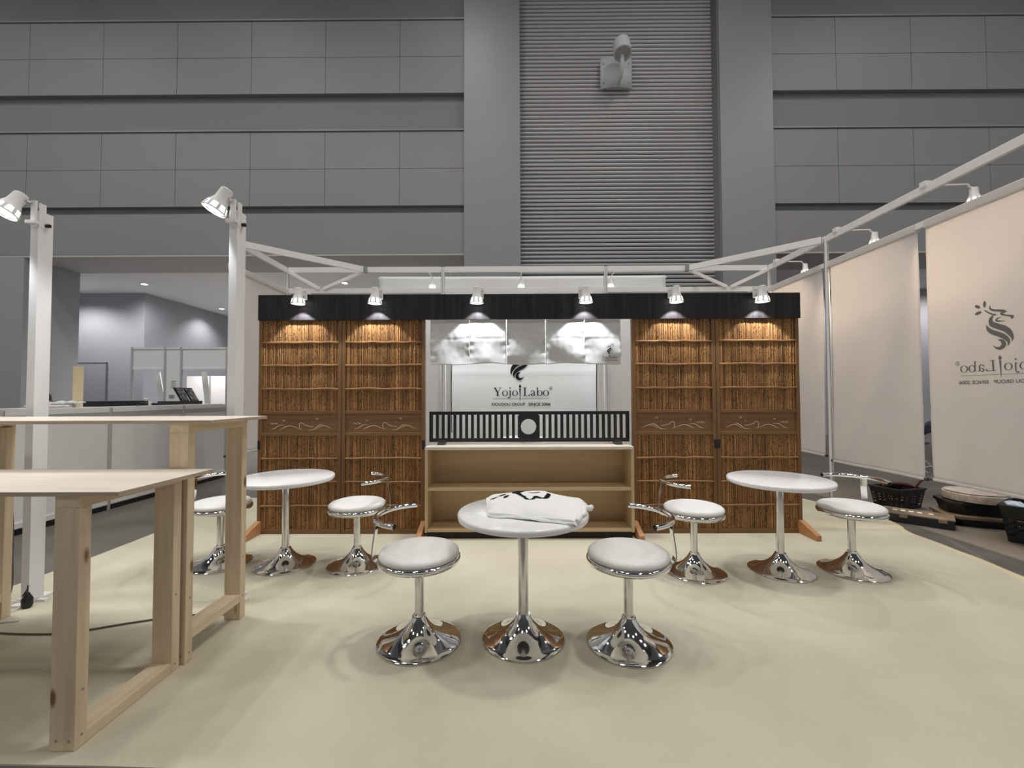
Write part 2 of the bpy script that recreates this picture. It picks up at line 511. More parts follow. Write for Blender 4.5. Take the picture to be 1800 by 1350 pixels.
# back wall of the hall: core with panel bands
YW = 10.0
def hall_wall(name, x0, x1, joints, label):
    root = struct(thing(name, label, 'wall', ((x0 + x1) / 2, YW, 0)), None, None)
    box(x0, x1, YW + 0.13, YW + 0.9, 4.6, 14.4).build('wall_core', M['wallback'], root)
    for (z0, z1) in ((8.45, 10.22), (5.745, 7.53), (4.6, 5.57), (11.1, 14.4)):
        box(x0, x1, YW + 0.03, YW + 0.13, z0, z1).build('band_core', M['groove'], root)
    js = [x0] + joints + [x1]
    for (z0, z1) in ((8.45, 9.335), (9.335, 10.22), (5.745, 6.635), (6.635, 7.53), (11.1, 14.4)):
        for a, b in zip(js[:-1], js[1:]):
            box(a + 0.005, b - 0.005, YW, YW + 0.04, z0 + 0.005, z1 - 0.005).build('panel', M['wallpanel'], root)
    box(x0, x1, YW, YW + 0.04, 4.6, 5.57).build('panel', M['wallpanel'], root)
    for z in (7.535, 10.225):
        box(x0, x1, YW - 0.03, YW + 0.05, z, z + 0.035).build('ledge_trim', M['pilaster'], root)
    return root
hall_wall('wall_back', -23.0, -1.16, [-2.69 - 1.775 * i for i in range(11, -1, -1)], 'grey panelled hall wall left of the shutter with dark recessed bands')
hall_wall('wall_back_right', 6.12, 22.0, [7.655 + 1.775 * i for i in range(8)], 'grey panelled hall wall right of the shutter with dark recessed bands')
for (nm, x0, x1, lb) in (('trim_1', -1.16, 0.164, 'smooth grey pilaster left of the roller shutter'), ('trim_2', 4.873, 6.12, 'smooth grey pilaster right of the roller shutter')):
    struct(box(x0, x1, YW - 0.06, YW + 0.95, 0, 14.4).build(nm, M['pilaster'], bevel=0.01), lb, 'pilaster')

# roller shutter
sh = tag(thing('roller_shutter', 'tall grey roller shutter of narrow horizontal slats between two pilasters', 'shutter', (2.52, 10.3, 0)), kind='structure')
box(0.164, 4.873, 10.36, 10.5, 0, 14.4).build('backing', M['shutter_dark'], sh)
pitch = 0.0985
prof = [(10.355, 0.004), (10.325, 0.0), (10.306, 0.012), (10.298, 0.036), (10.303, 0.058), (10.325, 0.068), (10.355, 0.07)]
mb = MB()
n = len(prof)
mb.add([(x, y, z) for x in (0.166, 4.85) for (y, z) in prof], [(i, i + 1, n + i + 1, n + i) for i in range(n - 1)])
mb.map(lambda x, y, z: (x, y, z))
slat0 = mb.build('slat', M['shutter'], sh, smooth=50)
slat0.location = (0, 0, 3.0)
for i in range(1, 115):
    share(slat0, 'slat', sh, (0, 0, 3.0 + i * pitch))
box(4.85, 4.875, 10.0, 10.36, 0, 14.4).build('guide_rail', M['wallback'], sh)

# lamp bracket on the shutter
wl = thing('wall_lamp', 'pale grey wall lamp with round hood on a square plate high on the shutter', 'wall lamp', (2.5, 10.25, 8.6))
mb = MB()
def plate(u, v):
    x = 2.114 + 0.766 * u
    z = 8.66 + 0.74 * v
    return (x, 10.2 - 0.07 * math.sin(PI * u), z - 0.035 * (1 - math.sin(PI * u)) * 0)
mb.grid(plate, 12, 2)
mb.build('back_plate', M['fixture'], wl, smooth=40, thick=0.02)
box(2.25, 2.75, 10.16, 10.29, 8.7, 9.35).build('mount_block', M['fixture'], wl)
for (x, z) in ((2.19, 8.78), (2.80, 8.78), (2.19, 9.26), (2.80, 9.26)):
    MB().lathe([(0.0, -0.01), (0.018, -0.01), (0.018, 0.01), (0, 0.01)], 8).map(lambda a, b, c: (x + a, 10.165 + c, z + b)).build('bolt', M['joint'], wl)
MB().tube([(2.525, 10.12, 8.74), (2.525, 9.86, 8.72), (2.525, 9.72, 8.86), (2.525, 9.70, 9.08)], 0.045, 10).build('arm', M['fixture'], wl, smooth=40)
hd = MB().lathe([(0.0, 0.2), (0.15, 0.2), (0.2, 0.17), (0.205, -0.16), (0.18, -0.17), (0.17, -0.05), (0, -0.05)], 24)
tl = Matrix.Rotation(math.radians(-16), 3, 'X')
hd.map(lambda a, b, c: tuple(Vector((2.525, 9.72, 9.26)) + tl @ Vector((a, b, c))))
hd.build('hood', M['fixture'], wl, smooth=40)

# soffit, alcove ceilings, alcove walls, pier
for (nm, x0, x1, lb) in (('ceiling_left', -23, -1.16, 'grey soffit under the overhanging wall left'), ('ceiling_right', 6.12, 22, 'grey soffit under the overhanging wall right')):
    struct(box(x0, x1, YW + 0.0, 11.33, 4.56, 4.605).build(nm, M['soffit']), lb, 'soffit')
for (nm, x0, x1, lb) in (('ceiling', -23, 0.0, 'white painted ceiling of the side corridor with downlights'), ('ceiling_alcove', 5.0, 22, 'white painted ceiling of the right hand corridor')):
    struct(box(x0, x1, 11.33, 25, 4.58, 4.7).build(nm, M['ceil']), lb, 'ceiling')
struct(box(-23, -11.56, YW + 0.0, 11.31, 0, 4.555).build('wall_pier', M['pier']), 'square grey pier standing under the soffit at far left', 'pier')
struct(box(-23, 5.0, 11.4, 24.5, 0.0, 0.006).build('floor_bounce_slab', M['bouncefloor']), 'pale slab added on the left corridor floor to bounce light upward', 'floor')  # slab added to throw light back up onto the corridor ceiling
wl_ = struct(box(-23, -11.78, 13.58, 25, 0, 4.58).build('wall_left', M['alcove']), 'grey blue corridor wall with washes of downlight', 'wall')
struct(box(-11.8, 4.9, 24.5, 25, 0, 4.58).build('wall_end', M['alcove']), 'grey end wall of the side corridor', 'wall')
wr_ = struct(box(6.12, 22, 13.58, 14, 0, 4.58).build('wall_right', M['alcove']), 'grey blue wall seen between the right banners', 'wall')
dr = struct(thing('door_1', 'flush grey double door outlined in the corridor wall', 'door', (-13.6, 13.57, 0)))
box(-14.29, -12.95, 13.545, 13.575, 0, 2.33).build('door_leaf', M['door'], dr)
for a in ((-14.31, -14.29, 13.535, 13.577, 0, 2.35), (-12.95, -12.93, 13.535, 13.577, 0, 2.35), (-14.31, -12.93, 13.535, 13.577, 2.33, 2.36)):
    box(*a).build('door_frame', M['line'], dr)

def downlight(x, y, wall_x, wall_y, label, power):
    t = thing('downlight', label, 'downlight', (x, y, 4.58), 'recessed corridor downlights')
    MB().lathe([(0.075, 0.0), (0.11, 0.0), (0.11, -0.02), (0.08, -0.03), (0.075, -0.012)], 16, (x, y, 4.58), True).build('trim_ring', M['lampwhite'], t, smooth=40)
    MB().lathe([(0, 0.0), (0.075, 0.0), (0.075, -0.015), (0.0, -0.022)], 16, (x, y, 4.578)).build('lens', M['downlight'], t)
    spot('downlight_beam', (0, 0, -0.06), (wall_x - x, wall_y - y, -1.6), power, 118, 0.8, 0.06, (1.0, 0.97, 0.95), t)
downlight(-10.82, 12.44, -11.2, 13.2, 'bright round downlight nearest in the left corridor ceiling', 190)
downlight(-10.98, 16.0, -11.3, 16.0, 'small bright downlight further along the left corridor ceiling', 120)
downlight(-4.93, 12.42, -5.0, 12.6, 'bright ceiling downlight just above the left end of the rear beam', 200)
downlight(10.2, 12.2, 10.2, 13.0, 'corridor downlight behind the first gap of the right banners', 200)
downlight(13.0, 12.2, 13.0, 13.0, 'corridor downlight behind the second gap of the right banners', 200)
for (x, y) in ((-8.0, 12.4), (-8.0, 16.0), (-5.0, 16.0), (-2.2, 12.4), (-8.0, 19.5), (-5.0, 19.5), (-13.5, 12.4)):  # hidden fill lights without fittings, added to brighten the corridor and its ceiling
    spot('corridor_fill_light', (x, y, 4.54), (x, y, 0), 220, 150, 0.6, 0.06, (1.0, 0.97, 0.95))

# ------------------------------------------------------------------ CARPET
cp = thing('carpet', 'cream booth carpet spread under the tables and stools', 'carpet', (0, 3, 0))
right = [(3.38, 1.2), (3.40, 2.6), (3.412, 2.93), (3.462, 3.34), (3.50, 3.65), (3.515, 3.94), (3.60, 4.10), (3.645, 4.26), (3.63, 4.45), (3.60, 4.62), (3.55, 4.85), (3.42, 5.12), (3.40, 5.3)]
right = [(p[0], p[1]) for p in crom([(a, b) for a, b in right], 5)]
left = [(-3.30, 5.3), (-3.27, 4.8), (-3.33, 4.4), (-3.29, 3.87), (-3.285, 3.37), (-3.31, 2.86), (-3.30, 1.50)]
front = [(-1.75, 1.483), (-1.355, 1.474), (0.5, 1.40), (3.38, 1.2)]
mb = MB()
mb.prism(right + left + front[:-1], 'z', 0.001, 0.008)
mb.build('carpet_pile', M['carpet'], cp)
mb = MB()
k = len(right)
vs = []
for i, (x, y) in enumerate(right):
    wv = 0.004 + 0.012 * max(0, math.sin(i * 0.55)) ** 2
    vs += [(x - 0.015, y, 0.0085), (x + 0.012, y, 0.011 + wv), (x + 0.05, y, 0.006 + wv * 0.4), (x + 0.055, y, 0.001)]
mb.add(vs, [(4 * i + j, 4 * i + j + 1, 4 * i + j + 5, 4 * i + j + 4) for i in range(k - 1) for j in range(3)])
mb.build('turned_edge', M['carpet_edge'], cp, smooth=60)

# ------------------------------------------------------------------ REED SCREEN DOORS
YD = 3.915
ZB = (1.745, 1.534, 1.318, 0.687, 0.474, 0.261)
def reed_panel(x0, x1, z0, z1):
    mb = MB()
    x = x0
    while x < x1 - 0.004:
        w = random.uniform(0.0062, 0.0112)
        xc = x + w / 2
        d = random.uniform(-0.003, 0.003)
        zs = [z0, z0 + (z1 - z0) * random.uniform(0.2, 0.45), z0 + (z1 - z0) * random.uniform(0.55, 0.85), z1]
        vs = []
        for z in zs:
            jx = random.uniform(-0.002, 0.002)
            jr = w / 2 * random.uniform(0.85, 1.05)
            for t in (-1.0, -0.55, 0.0, 0.55, 1.0):
                vs.append((xc + jx + jr * math.sin(t * PI / 2), YD + 0.002 + d - jr * math.cos(t * PI / 2), z))
        mb.add(vs, [(5 * i + j, 5 * i + j + 1, 5 * i + j + 6, 5 * i + j + 5) for i in range(3) for j in range(4)])
        x += w * random.uniform(0.9, 1.02)
    return mb

def wave_pattern(mb):
    for p in ([(332, 245, 1), (362, 238, 3.5), (400, 214, 4.5), (432, 210, 2), (452, 214, 1)],
              [(403, 252, 1), (440, 230, 4.5), (485, 216, 4.5), (530, 226, 3), (575, 246, 1)],
              [(585, 248, 1), (568, 232, 3.5), (566, 205, 4), (580, 193, 4), (600, 200, 4)],
              [(636, 252, 1), (680, 246, 4), (715, 218, 5), (748, 206, 2.5), (756, 210, 1)],
              [(700, 245, 1), (735, 222, 4), (768, 216, 4.5), (800, 228, 3), (828, 242, 1)],
              [(335, 208, 2), (332, 198, 3), (346, 196, 3), (350, 206, 2.5), (358, 196, 3), (372, 196, 3), (372, 205, 2.5), (382, 197, 3), (388, 204, 2)],
              [(600, 200, 3), (603, 212, 3), (614, 207, 2)], [(616, 207, 3), (620, 218, 3), (632, 212, 2)],
              [(634, 212, 3), (638, 223, 3), (650, 216, 2)], [(652, 216, 3), (656, 226, 3), (668, 219, 2)], [(668, 219, 2), (674, 226, 3), (680, 220, 1)]):
        rib(mb, p)
    for (cx, cy) in ((437, 178), (708, 163)):
        rib(mb, [(cx - 13, cy - 8, 1), (cx - 2, cy - 2, 7), (cx + 2, cy + 8, 2)])
        rib(mb, [(cx + 13, cy - 8, 1), (cx + 4, cy, 8), (cx, cy + 8, 2)])
        rib(mb, [(cx + 8, cy - 4, 2), (cx - 2, cy + 6, 5)], smooth=False)
    disc(mb, 670, 188, 3, 3)

def reed_door(x0, x1, outer, label, mirror, pull):
    t = thing('reed_screen_door', label, 'screen door', ((x0 + x1) / 2, YD, 0), 'brown reed screen doors under the black board')
    sw = 0.031
    for a in (x0, x1 - sw):
        box(a, a + sw, YD - 0.016, YD + 0.03, 0.009, 1.99).build('stile', M['cedar'], t, bevel=0.002)
    xi0, xi1 = x0 + sw, x1 - sw
    for (z0, z1) in ((0.009, 0.05), (0.893, 0.921), (1.092, 1.12), (1.95, 1.99)):
        box(xi0, xi1, YD - 0.013, YD + 0.028, z0, z1).build('rail', M['cedar_x'], t, bevel=0.002)
    box(xi0, xi1, YD + 0.018, YD + 0.026, 0.045, 1.96).build('backing_board', M['cedar'], t)
    tag(reed_panel(xi0 + 0.002, xi1 - 0.002, 1.118, 1.955).build('upper_reeds', M['reed'], t, smooth=60, fixn=False), kind='stuff')
    tag(reed_panel(xi0 + 0.002, xi1 - 0.002, 0.048, 0.895).build('lower_reeds', M['reed'], t, smooth=60, fixn=False), kind='stuff')
    for z in ZB:
        pts = [(xi0 + (xi1 - xi0) * i / 8, YD - 0.010 + random.uniform(-0.001, 0.001), z + random.uniform(-0.004, 0.004)) for i in range(9)]
        MB().tube(pts, [random.uniform(0.007, 0.0098) for _ in pts], 6).build('batten', M['batten'], t, smooth=50)
    cpn = box(xi0, xi1, YD + 0.0, YD + 0.018, 0.92, 1.093).build('carved_panel', M['cedar_x'], t)
    mb = MB()
    wave_pattern(mb)
    s = (xi1 - xi0) / 613.0
    def mp(x, y, z):
        u = (x - 265) * s
        X = xi0 + u if not mirror else xi1 - u
        return (X, YD - 0.0015, 1.006 - (y - 197) * s * 1.02)
    mb.map(mp)
    mb.build('pierced_wave_pattern', M['inlay'], cpn)
    for px in pull:
        box(px - 0.012, px + 0.012, YD - 0.019, YD - 0.012, 0.77, 0.85).build('finger_pull', M['black'], t)
    fx = x0 + 0.0 if outer < 0 else x1 - 0.045
    fx += outer * 0.012
    MB().prism([(YD + 0.16, 0.009), (YD - 0.235, 0.009), (YD - 0.235, 0.055), (YD - 0.02, 0.125), (YD + 0.03, 0.125), (YD + 0.16, 0.06)], 'x', fx, fx + 0.045).build('stand_foot', M['foot'], t, bevel=0.003)
    return t
reed_door(-2.33, -1.573, -1, 'brown reed screen door at the left end behind the left round table', False, (-2.318,))
reed_door(-1.569, -0.812, 1, 'brown reed screen door just left of the white split curtain and shelf', False, (-0.824,))
reed_door(1.072, 1.828, -1, 'brown reed screen door just right of the white split curtain and shelf', True, (1.814,))
reed_door(1.832, 2.587, 1, 'brown reed screen door at the right end behind the right round table', True, (1.847,))

# black fascia board
fb = thing('fascia_board', 'long black stained board running above the reed doors', 'board', (0.13, 3.88, 1.945))
box(-2.333, 2.598, 3.884, 3.897, 1.945, 2.178).build('board', M['blackstain'], fb, bevel=0.002)
box(-2.333, 2.598, 3.897, 3.945, 1.998, 2.03).build('rear_batten', M['blackstain'], fb)
for x in (-2.3, -0.83, 1.09, 2.56):
    box(x - 0.02, x + 0.02, 3.897, 3.945, 2.03, 2.17).build('bracket', M['darkgrey'], fb)

# ------------------------------------------------------------------ SPOT LAMPS (clip lamps with pierced shades)
def lamp_head(t, bulb='bulb', k=1.0):
    """shade axis along -Z, mouth at z=0, top at z=0.145"""
    mb = MB().lathe([(0.0, 0.145), (0.026, 0.145), (0.031, 0.14), (0.033, 0.085), (0.050, 0.045), (0.047, 0.045), (0.030, 0.085), (0.028, 0.13), (0.0, 0.13)], 20)
    sh_ = mb.build('shade', M['lampwhite'], t, smooth=35)
    rim = MB().lathe([(0.0575, 0.008), (0.0615, 0.007), (0.062, 0.0), (0.058, 0.0)], 20, (0, 0, 0), True)
    for i in range(8):
        a = 2 * PI * (i + 0.5) / 8
        c, s = math.cos(a), math.sin(a)
        p0 = Vector((0.0485 * c, 0.0485 * s, 0.048)); p1 = Vector((0.0595 * c, 0.0595 * s, 0.004))
        rim.bar(p0, p1, 0.017, 0.003, (c, s, 0.2))
    rim.build('pierced_rim', M['lampwhite'], sh_)
    MB().lathe([(0.0, 0.06), (0.028, 0.058), (0.044, 0.04), (0.0535, 0.012), (0.0, 0.008)], 18).build('bulb', M[bulb], sh_, smooth=60)

def clip_lamp(x, label, side):
    t = thing('clip_spotlight', label, 'spotlight', (x, 3.80, 2.075), 'clip spotlights along the black board')
    t['_o'] = (0, 0, 0)
    lamp_head(t)
    sx = side
    MB().box(sx * 0.036 - 0.008, sx * 0.036 + 0.008, 0.0, 0.035, 0.075, 0.135).build('hinge_block', M['lampwhite'], t, bevel=0.002)
    MB().tube([(sx * 0.02, 0.012, 0.112), (sx * 0.06, 0.012, 0.112)], 0.006, 8).build('pivot_pin', M['alu_grey'], t)
    c = MB().box(sx * 0.045 - 0.014, sx * 0.045 + 0.014, 0.035, 0.05, 0.045, 0.15)
    c.box(sx * 0.045 - 0.014, sx * 0.045 + 0.014, 0.05, 0.115, 0.105, 0.118)
    c.box(sx * 0.045 - 0.014, sx * 0.045 + 0.014, 0.105, 0.118, 0.05, 0.118)
    c.build('clamp', M['lampwhite'], t, bevel=0.002)
    spot('spot_beam', (0, 0, -0.004), (0, 0.10, -1.0), 17, 96, 0.22, 0.012, (0.93, 0.97, 1.0), t)
    return t
for x, lb, sd in ((-1.924, 'white clip spotlight at the left end of the black board', 1), (-1.238, 'white clip spotlight second from the left end of the black board', 1),
                  (-0.33, 'white clip spotlight over the left half of the split curtain', 1), (0.642, 'white clip spotlight over the right half of the split curtain', -1),
                  (1.445, 'white clip spotlight second from the right end of the black board', -1), (2.207, 'white clip spotlight at the right end of the black board', -1)):
    clip_lamp(x, lb, sd)

# ------------------------------------------------------------------ SPLIT CURTAIN
nr = thing('split_curtain', 'white satin split curtain of five panels hanging below the black board', 'curtain', (0.1, 3.875, 1.53))
NX = [-0.766, -0.404, -0.068, 0.288, 0.644, 0.974]
def noren_y(X, Z):
    for i in range(5):
        if X <= NX[i + 1] or i == 4:
            a, b = NX[i], NX[i + 1]
            break
    u = (X - a) / (b - a)
    v = (1.945 - Z) / 0.41
    y = 3.909
    r1 = math.hypot(u - 1.05, v + 0.05); r2 = math.hypot(u + 0.05, v + 0.05)
    y += 0.015 * v * math.sin(9.0 * r1 + i) * (0.35 + u) + 0.015 * v * math.sin(8.0 * r2 + 2.1 * i) * (1.2 - u)
    y += 0.016 * v * (noise.noise(Vector((X * 6 + i * 3.1, Z * 5, 0.3))))
    y += 0.004 * noise.noise(Vector((X * 26, Z * 20, 1.7 + i)))
    y += 0.005 * math.sin(v * 34 + i) * (math.exp(-u * 12) + math.exp(-(1 - u) * 12))
    y -= 0.018 * v * (math.exp(-u * 9) + math.exp(-(1 - u) * 9)) * (1 if i % 2 else 0.5)
    y += 0.004 * math.exp(-((v - 0.43) / 0.02) ** 2)
    return y - 0.012 * v
for i in range(5):
    a, b = NX[i], NX[i + 1]
    g = 0.003
    def fn(u, v, a=a, b=b, i=i):
        Z = 1.965 - 0.43 * v
        X = a + g + (b - a - 2 * g) * u
        sag = 0.018 * v * (math.sin(PI * u) * (0.6 if i in (1, 3) else -0.2)) + 0.006 * v * noise.noise(Vector((X * 5, i, 0)))
        Xo = X + 0.004 * v * noise.noise(Vector((i, Z * 4, 2.0)))
        return (Xo, noren_y(X, Z), Z + sag)
    MB().grid(fn, 36, 40).build('curtain_panel', M['vinyl'], nr, smooth=180, thick=0.0012, fixn=False)
MB().tube([(-0.79, 3.897, 1.952), (1.0, 3.897, 1.95)], 0.008, 8).build('hanging_rod', M['lampwhite'], nr)
sc = 0.000124
def nmap(x, y, z):
    X = 0.866 + x * sc; Z = 1.588 + y * sc
    v = (1.945 - Z) / 0.41
    return (X, noren_y(X, Z) - 0.004, Z)
e = logo_emblem().map(nmap); e.build('printed_emblem', M['ink'], nr)
e = logo_letters(False).map(nmap); e.build('printed_lettering', M['ink'], nr)

# ------------------------------------------------------------------ SHELF UNIT between the doors
sf = thing('shelf_unit', 'open two tier pale wooden shelf unit between the reed doors', 'shelf unit', (0.13, 3.9, 0))
x0, x1, y0, y1 = -0.78, 1.04, 3.75, 4.06
box(x0, x1, y0, y1, 0.779, 0.805).build('top_board', M['ply_top'], sf, bevel=0.002)
box(x0, x0 + 0.024, y0, y1, 0.065, 0.779).build('side_panel', M['shelf_in'], sf, bevel=0.002)
box(x1 - 0.024, x1, y0, y1, 0.065, 0.779).build('side_panel', M['shelf_in'], sf, bevel=0.002)
box(x0 + 0.024, x1 - 0.024, y0 + 0.002, y1, 0.424, 0.449).build('shelf_board', M['shelf_in'], sf, bevel=0.002)
box(x0 + 0.024, x1 - 0.024, y0 + 0.002, y1, 0.07, 0.095).build('bottom_board', M['shelf_in'], sf, bevel=0.002)
box(x0 + 0.024, x1 - 0.024, y1 - 0.012, y1, 0.095, 0.779).build('back_panel', M['shelf_in'], sf)
box(x0 + 0.01, x1 - 0.01, y0 + 0.03, y1 - 0.02, 0.009, 0.07).build('plinth', M['blackstain'], sf)

# black slatted frame on the shelf
bf = thing('slatted_frame', 'black slatted frame with a round opening standing on the shelf unit', 'frame', (0.14, 3.95, 0.805))
fx0, fx1, fz0, fz1, fy0, fy1 = -0.78, 1.055, 0.828, 1.107, 3.945, 3.965
for a in ((fx0, fx1, fz0, fz0 + 0.034), (fx0, fx1, fz1 - 0.03, fz1)):
    box(a[0], a[1], fy0, fy1, a[2], a[3]).build('rail', M['black'], bf, bevel=0.002)
for a in ((fx0, fx0 + 0.033), (fx1 - 0.033, fx1)):
    box(a[0], a[1], fy0, fy1, fz0 + 0.034, fz1 - 0.03).build('stile', M['black'], bf, bevel=0.002)
px0 = 0.033; px1 = 0.233
pcx, pcz, pr = 0.131, 0.966, 0.0705
mb = MB()
nn = 48
ov, iv = [], []
hz0, hz1 = fz0 + 0.034, fz1 - 0.03
for i in range(nn):
    t = 2 * PI * i / nn
    dx, dz = math.cos(t), math.sin(t)
    k = min(((px1 - pcx) if dx > 0 else (pcx - px0)) / max(abs(dx), 1e-6), ((hz1 - pcz) if dz > 0 else (pcz - hz0)) / max(abs(dz), 1e-6))
    ov.append((pcx + dx * k, pcz + dz * k)); iv.append((pcx + dx * pr, pcz + dz * pr))
for yy in (fy0, fy1):
    b0 = len(mb.v)
    mb.v += [(p[0], yy, p[1]) for p in ov] + [(p[0], yy, p[1]) for p in iv]
    mb.f += [(b0 + i, b0 + (i + 1) % nn, b0 + nn + (i + 1) % nn, b0 + nn + i) for i in range(nn)]
mb.f += [(nn + i, nn + (i + 1) % nn, 3 * nn + (i + 1) % nn, 3 * nn + i) for i in range(nn)]
mb.f += [(i, (i + 1) % nn, 2 * nn + (i + 1) % nn, 2 * nn + i) for i in range(nn)]
mb.build('round_window_panel', M['black'], bf, fixn=True)
def slats(a, b, n):
    # n openings between a and b, n-1 slats
    p = (b - a + 0.0265) / n
    return [a + p * (i + 1) - 0.0265 for i in range(n - 1)]
for xx in slats(fx0 + 0.033, px0, 15) + slats(px1, fx1 - 0.033, 15):
    box(xx, xx + 0.0265, fy0 + 0.002, fy1 - 0.002, hz0, hz1).build('slat', M['black'], bf)
for xx in (-0.665, 0.945):
    mb = box(xx - 0.032, xx + 0.032, 3.895, 4.02, 0.805, 0.828)
    mb.box(xx - 0.032, xx + 0.032, 3.93, 3.944, 0.828, 0.845)
    mb.box(xx - 0.032, xx + 0.032, 3.966, 3.98, 0.828, 0.845)
    mb.build('foot_clamp', M['darkgrey'], bf, bevel=0.003)

# ------------------------------------------------------------------ ROUND TABLES
def base_profile(r):
    return [(0.0, 0.0), (r, 0.0), (r + 0.001, 0.005), (r - 0.006, 0.010), (r * 0.86, 0.016), (r * 0.68, 0.028), (r * 0.50, 0.046), (r * 0.36, 0.069), (r * 0.25, 0.095), (r * 0.19, 0.116), (r * 0.17, 0.125), (0.0, 0.125)]
def round_table(x, y, label, r=0.336):
    t = thing('round_table', label, 'table', (x, y, 0.009), 'round white pedestal tables')
    if TAB:
        for ch in TAB[0].children:
            c = ch.copy(); COL.objects.link(c); c.parent = t
        return t
    t['_o'] = (0, 0, 0)
    MB().lathe(base_profile(0.208), 48).build('pedestal_base', M['chrome'], t, smooth=40)
    MB().lathe([(0.026, 0.11), (0.026, 0.62)], 24).build('column', M['chrome_worn'], t, smooth=40)
    MB().lathe([(0.12, 0.606), (0.12, 0.614), (0.03, 0.614), (0.03, 0.59), (0.026, 0.59), (0.026, 0.606)], 24, (0, 0, 0), True).build('mounting_plate', M['darkgrey'], t)
    MB().lathe([(0.0, 0.614), (r - 0.012, 0.614), (r - 0.003, 0.618), (r, 0.626), (r, 0.638), (r - 0.003, 0.645), (r - 0.01, 0.648), (0, 0.648)], 72).build('tabletop', M['laminate'], t, smooth=50)
    TAB.append(t)
    return t
TAB = []
round_table(0.043, 2.235, 'round white pedestal table nearest the camera with a folded shirt on it')
round_table(-1.70, 3.21, 'round white pedestal table in front of the left reed doors, bare top')
round_table(1.88, 3.08, 'round white pedestal table in front of the right reed doors, bare top')
round_table(0.13, 6.1, 'round white table behind the slatted frame and shelf')

# ------------------------------------------------------------------ STOOLS
def make_stool():
    t = thing('swivel_stool', 'x', 'stool', (0, 0, 0.009), 'white padded chrome stools')
    t['_o'] = (0, 0, 0)
    MB().lathe(base_profile(0.209), 48).build('pedestal_base', M['chrome'], t, smooth=40)
    MB().lathe([(0.024, 0.11), (0.024, 0.42)], 20).build('column', M['chrome_worn'], t, smooth=40)
    MB().lathe([(0.03, 0.115), (0.03, 0.135), (0.025, 0.14)], 20).build('collar', M['chrome'], t, smooth=40)
    MB().lathe([(0.0, 0.385), (0.15, 0.387), (0.19, 0.392), (0.204, 0.400), (0.2085, 0.410), (0.2085, 0.418), (0.205, 0.425), (0.197, 0.428), (0, 0.428)], 48).build('seat_ring', M['chrome'], t, smooth=50)
    MB().lathe([(0.0, 0.42), (0.19, 0.424), (0.198, 0.431), (0.202, 0.441), (0.199, 0.452), (0.187, 0.462), (0.165, 0.4685), (0.12, 0.4725), (0.06, 0.474), (0.0, 0.4745)], 48).build('seat_cushion', M['leather'], t, smooth=70)
    # back: curved tube along an arc about the seat axis, back direction = +x
    arc = [(0.215 * math.cos(a), 0.215 * math.sin(a), 0.632) for a in [math.radians(-72 + 144 * i / 20) for i in range(21)]]
    tb = MB().tube(arc, 0.0135, 12, cap=False)
    tb = tb.build('back_tube', M['chrome'], t, smooth=40)
    for e_ in (0, -1):
        p = Vector(arc[e_]); q = Vector(arc[1 if e_ == 0 else -2]); d = (q - p).normalized()
        MB().tube([p + d * 0.004, p + d * 0.012], 0.0115, 12).build('tube_end', M['black'], tb)
    pth = [(0.15, 0, 0.397), (0.205, 0, 0.392), (0.232, 0, 0.402), (0.240, 0, 0.43), (0.236, 0, 0.48), (0.226, 0, 0.55), (0.224, 0, 0.60), (0.222, 0, 0.632)]
    pth = crom(pth, 4)
    mb = MB()
    vs = []
    for i, p in enumerate(pth):
        w = 0.020
        a = pth[max(i - 1, 0)]; b = pth[min(i + 1, len(pth) - 1)]
        d = Vector((b[0] - a[0], 0, b[2] - a[2])).normalized()
        nx, nz = -d.z * 0.003, d.x * 0.003
        vs += [(p[0] + nx, -w, p[2] + nz), (p[0] + nx, w, p[2] + nz), (p[0] - nx, w, p[2] - nz), (p[0] - nx, -w, p[2] - nz)]
    k = len(pth)
    mb.add(vs, [(4 * i + j, 4 * i + (j + 1) % 4, 4 * i + 4 + (j + 1) % 4, 4 * i + 4 + j) for i in range(k - 1) for j in range(4)] + [(0, 1, 2, 3), (4 * k - 1, 4 * k - 2, 4 * k - 3, 4 * k - 4)])
    mb.build('back_support', M['chrome'], t, smooth=40)
    return t
st0 = make_stool()
for i, (x, y, a, lb) in enumerate(((-0.487, 2.215, 178, 'white padded chrome stool nearest the camera, left of the shirt table'),
                                  (0.572, 2.195, 2, 'white padded chrome stool nearest the camera, right of the shirt table'),
                                  (-1.165, 3.20, 8, 'white padded chrome stool right of the left round table'),
                                  (1.265, 3.065, 172, 'white padded chrome stool left of the right round table'),
                                  (2.39, 3.085, 32, 'white padded chrome stool at the far right beside the black baskets'),
                                  (-2.2, 3.23, 172, 'white padded chrome stool half hidden behind the wooden counter legs'))):
    o = st0 if i == 0 else copy_tree(st0)
    o.location = (x, y, 0.009)
    o.rotation_euler = (0, 0, math.radians(a))
    o['label'] = lb

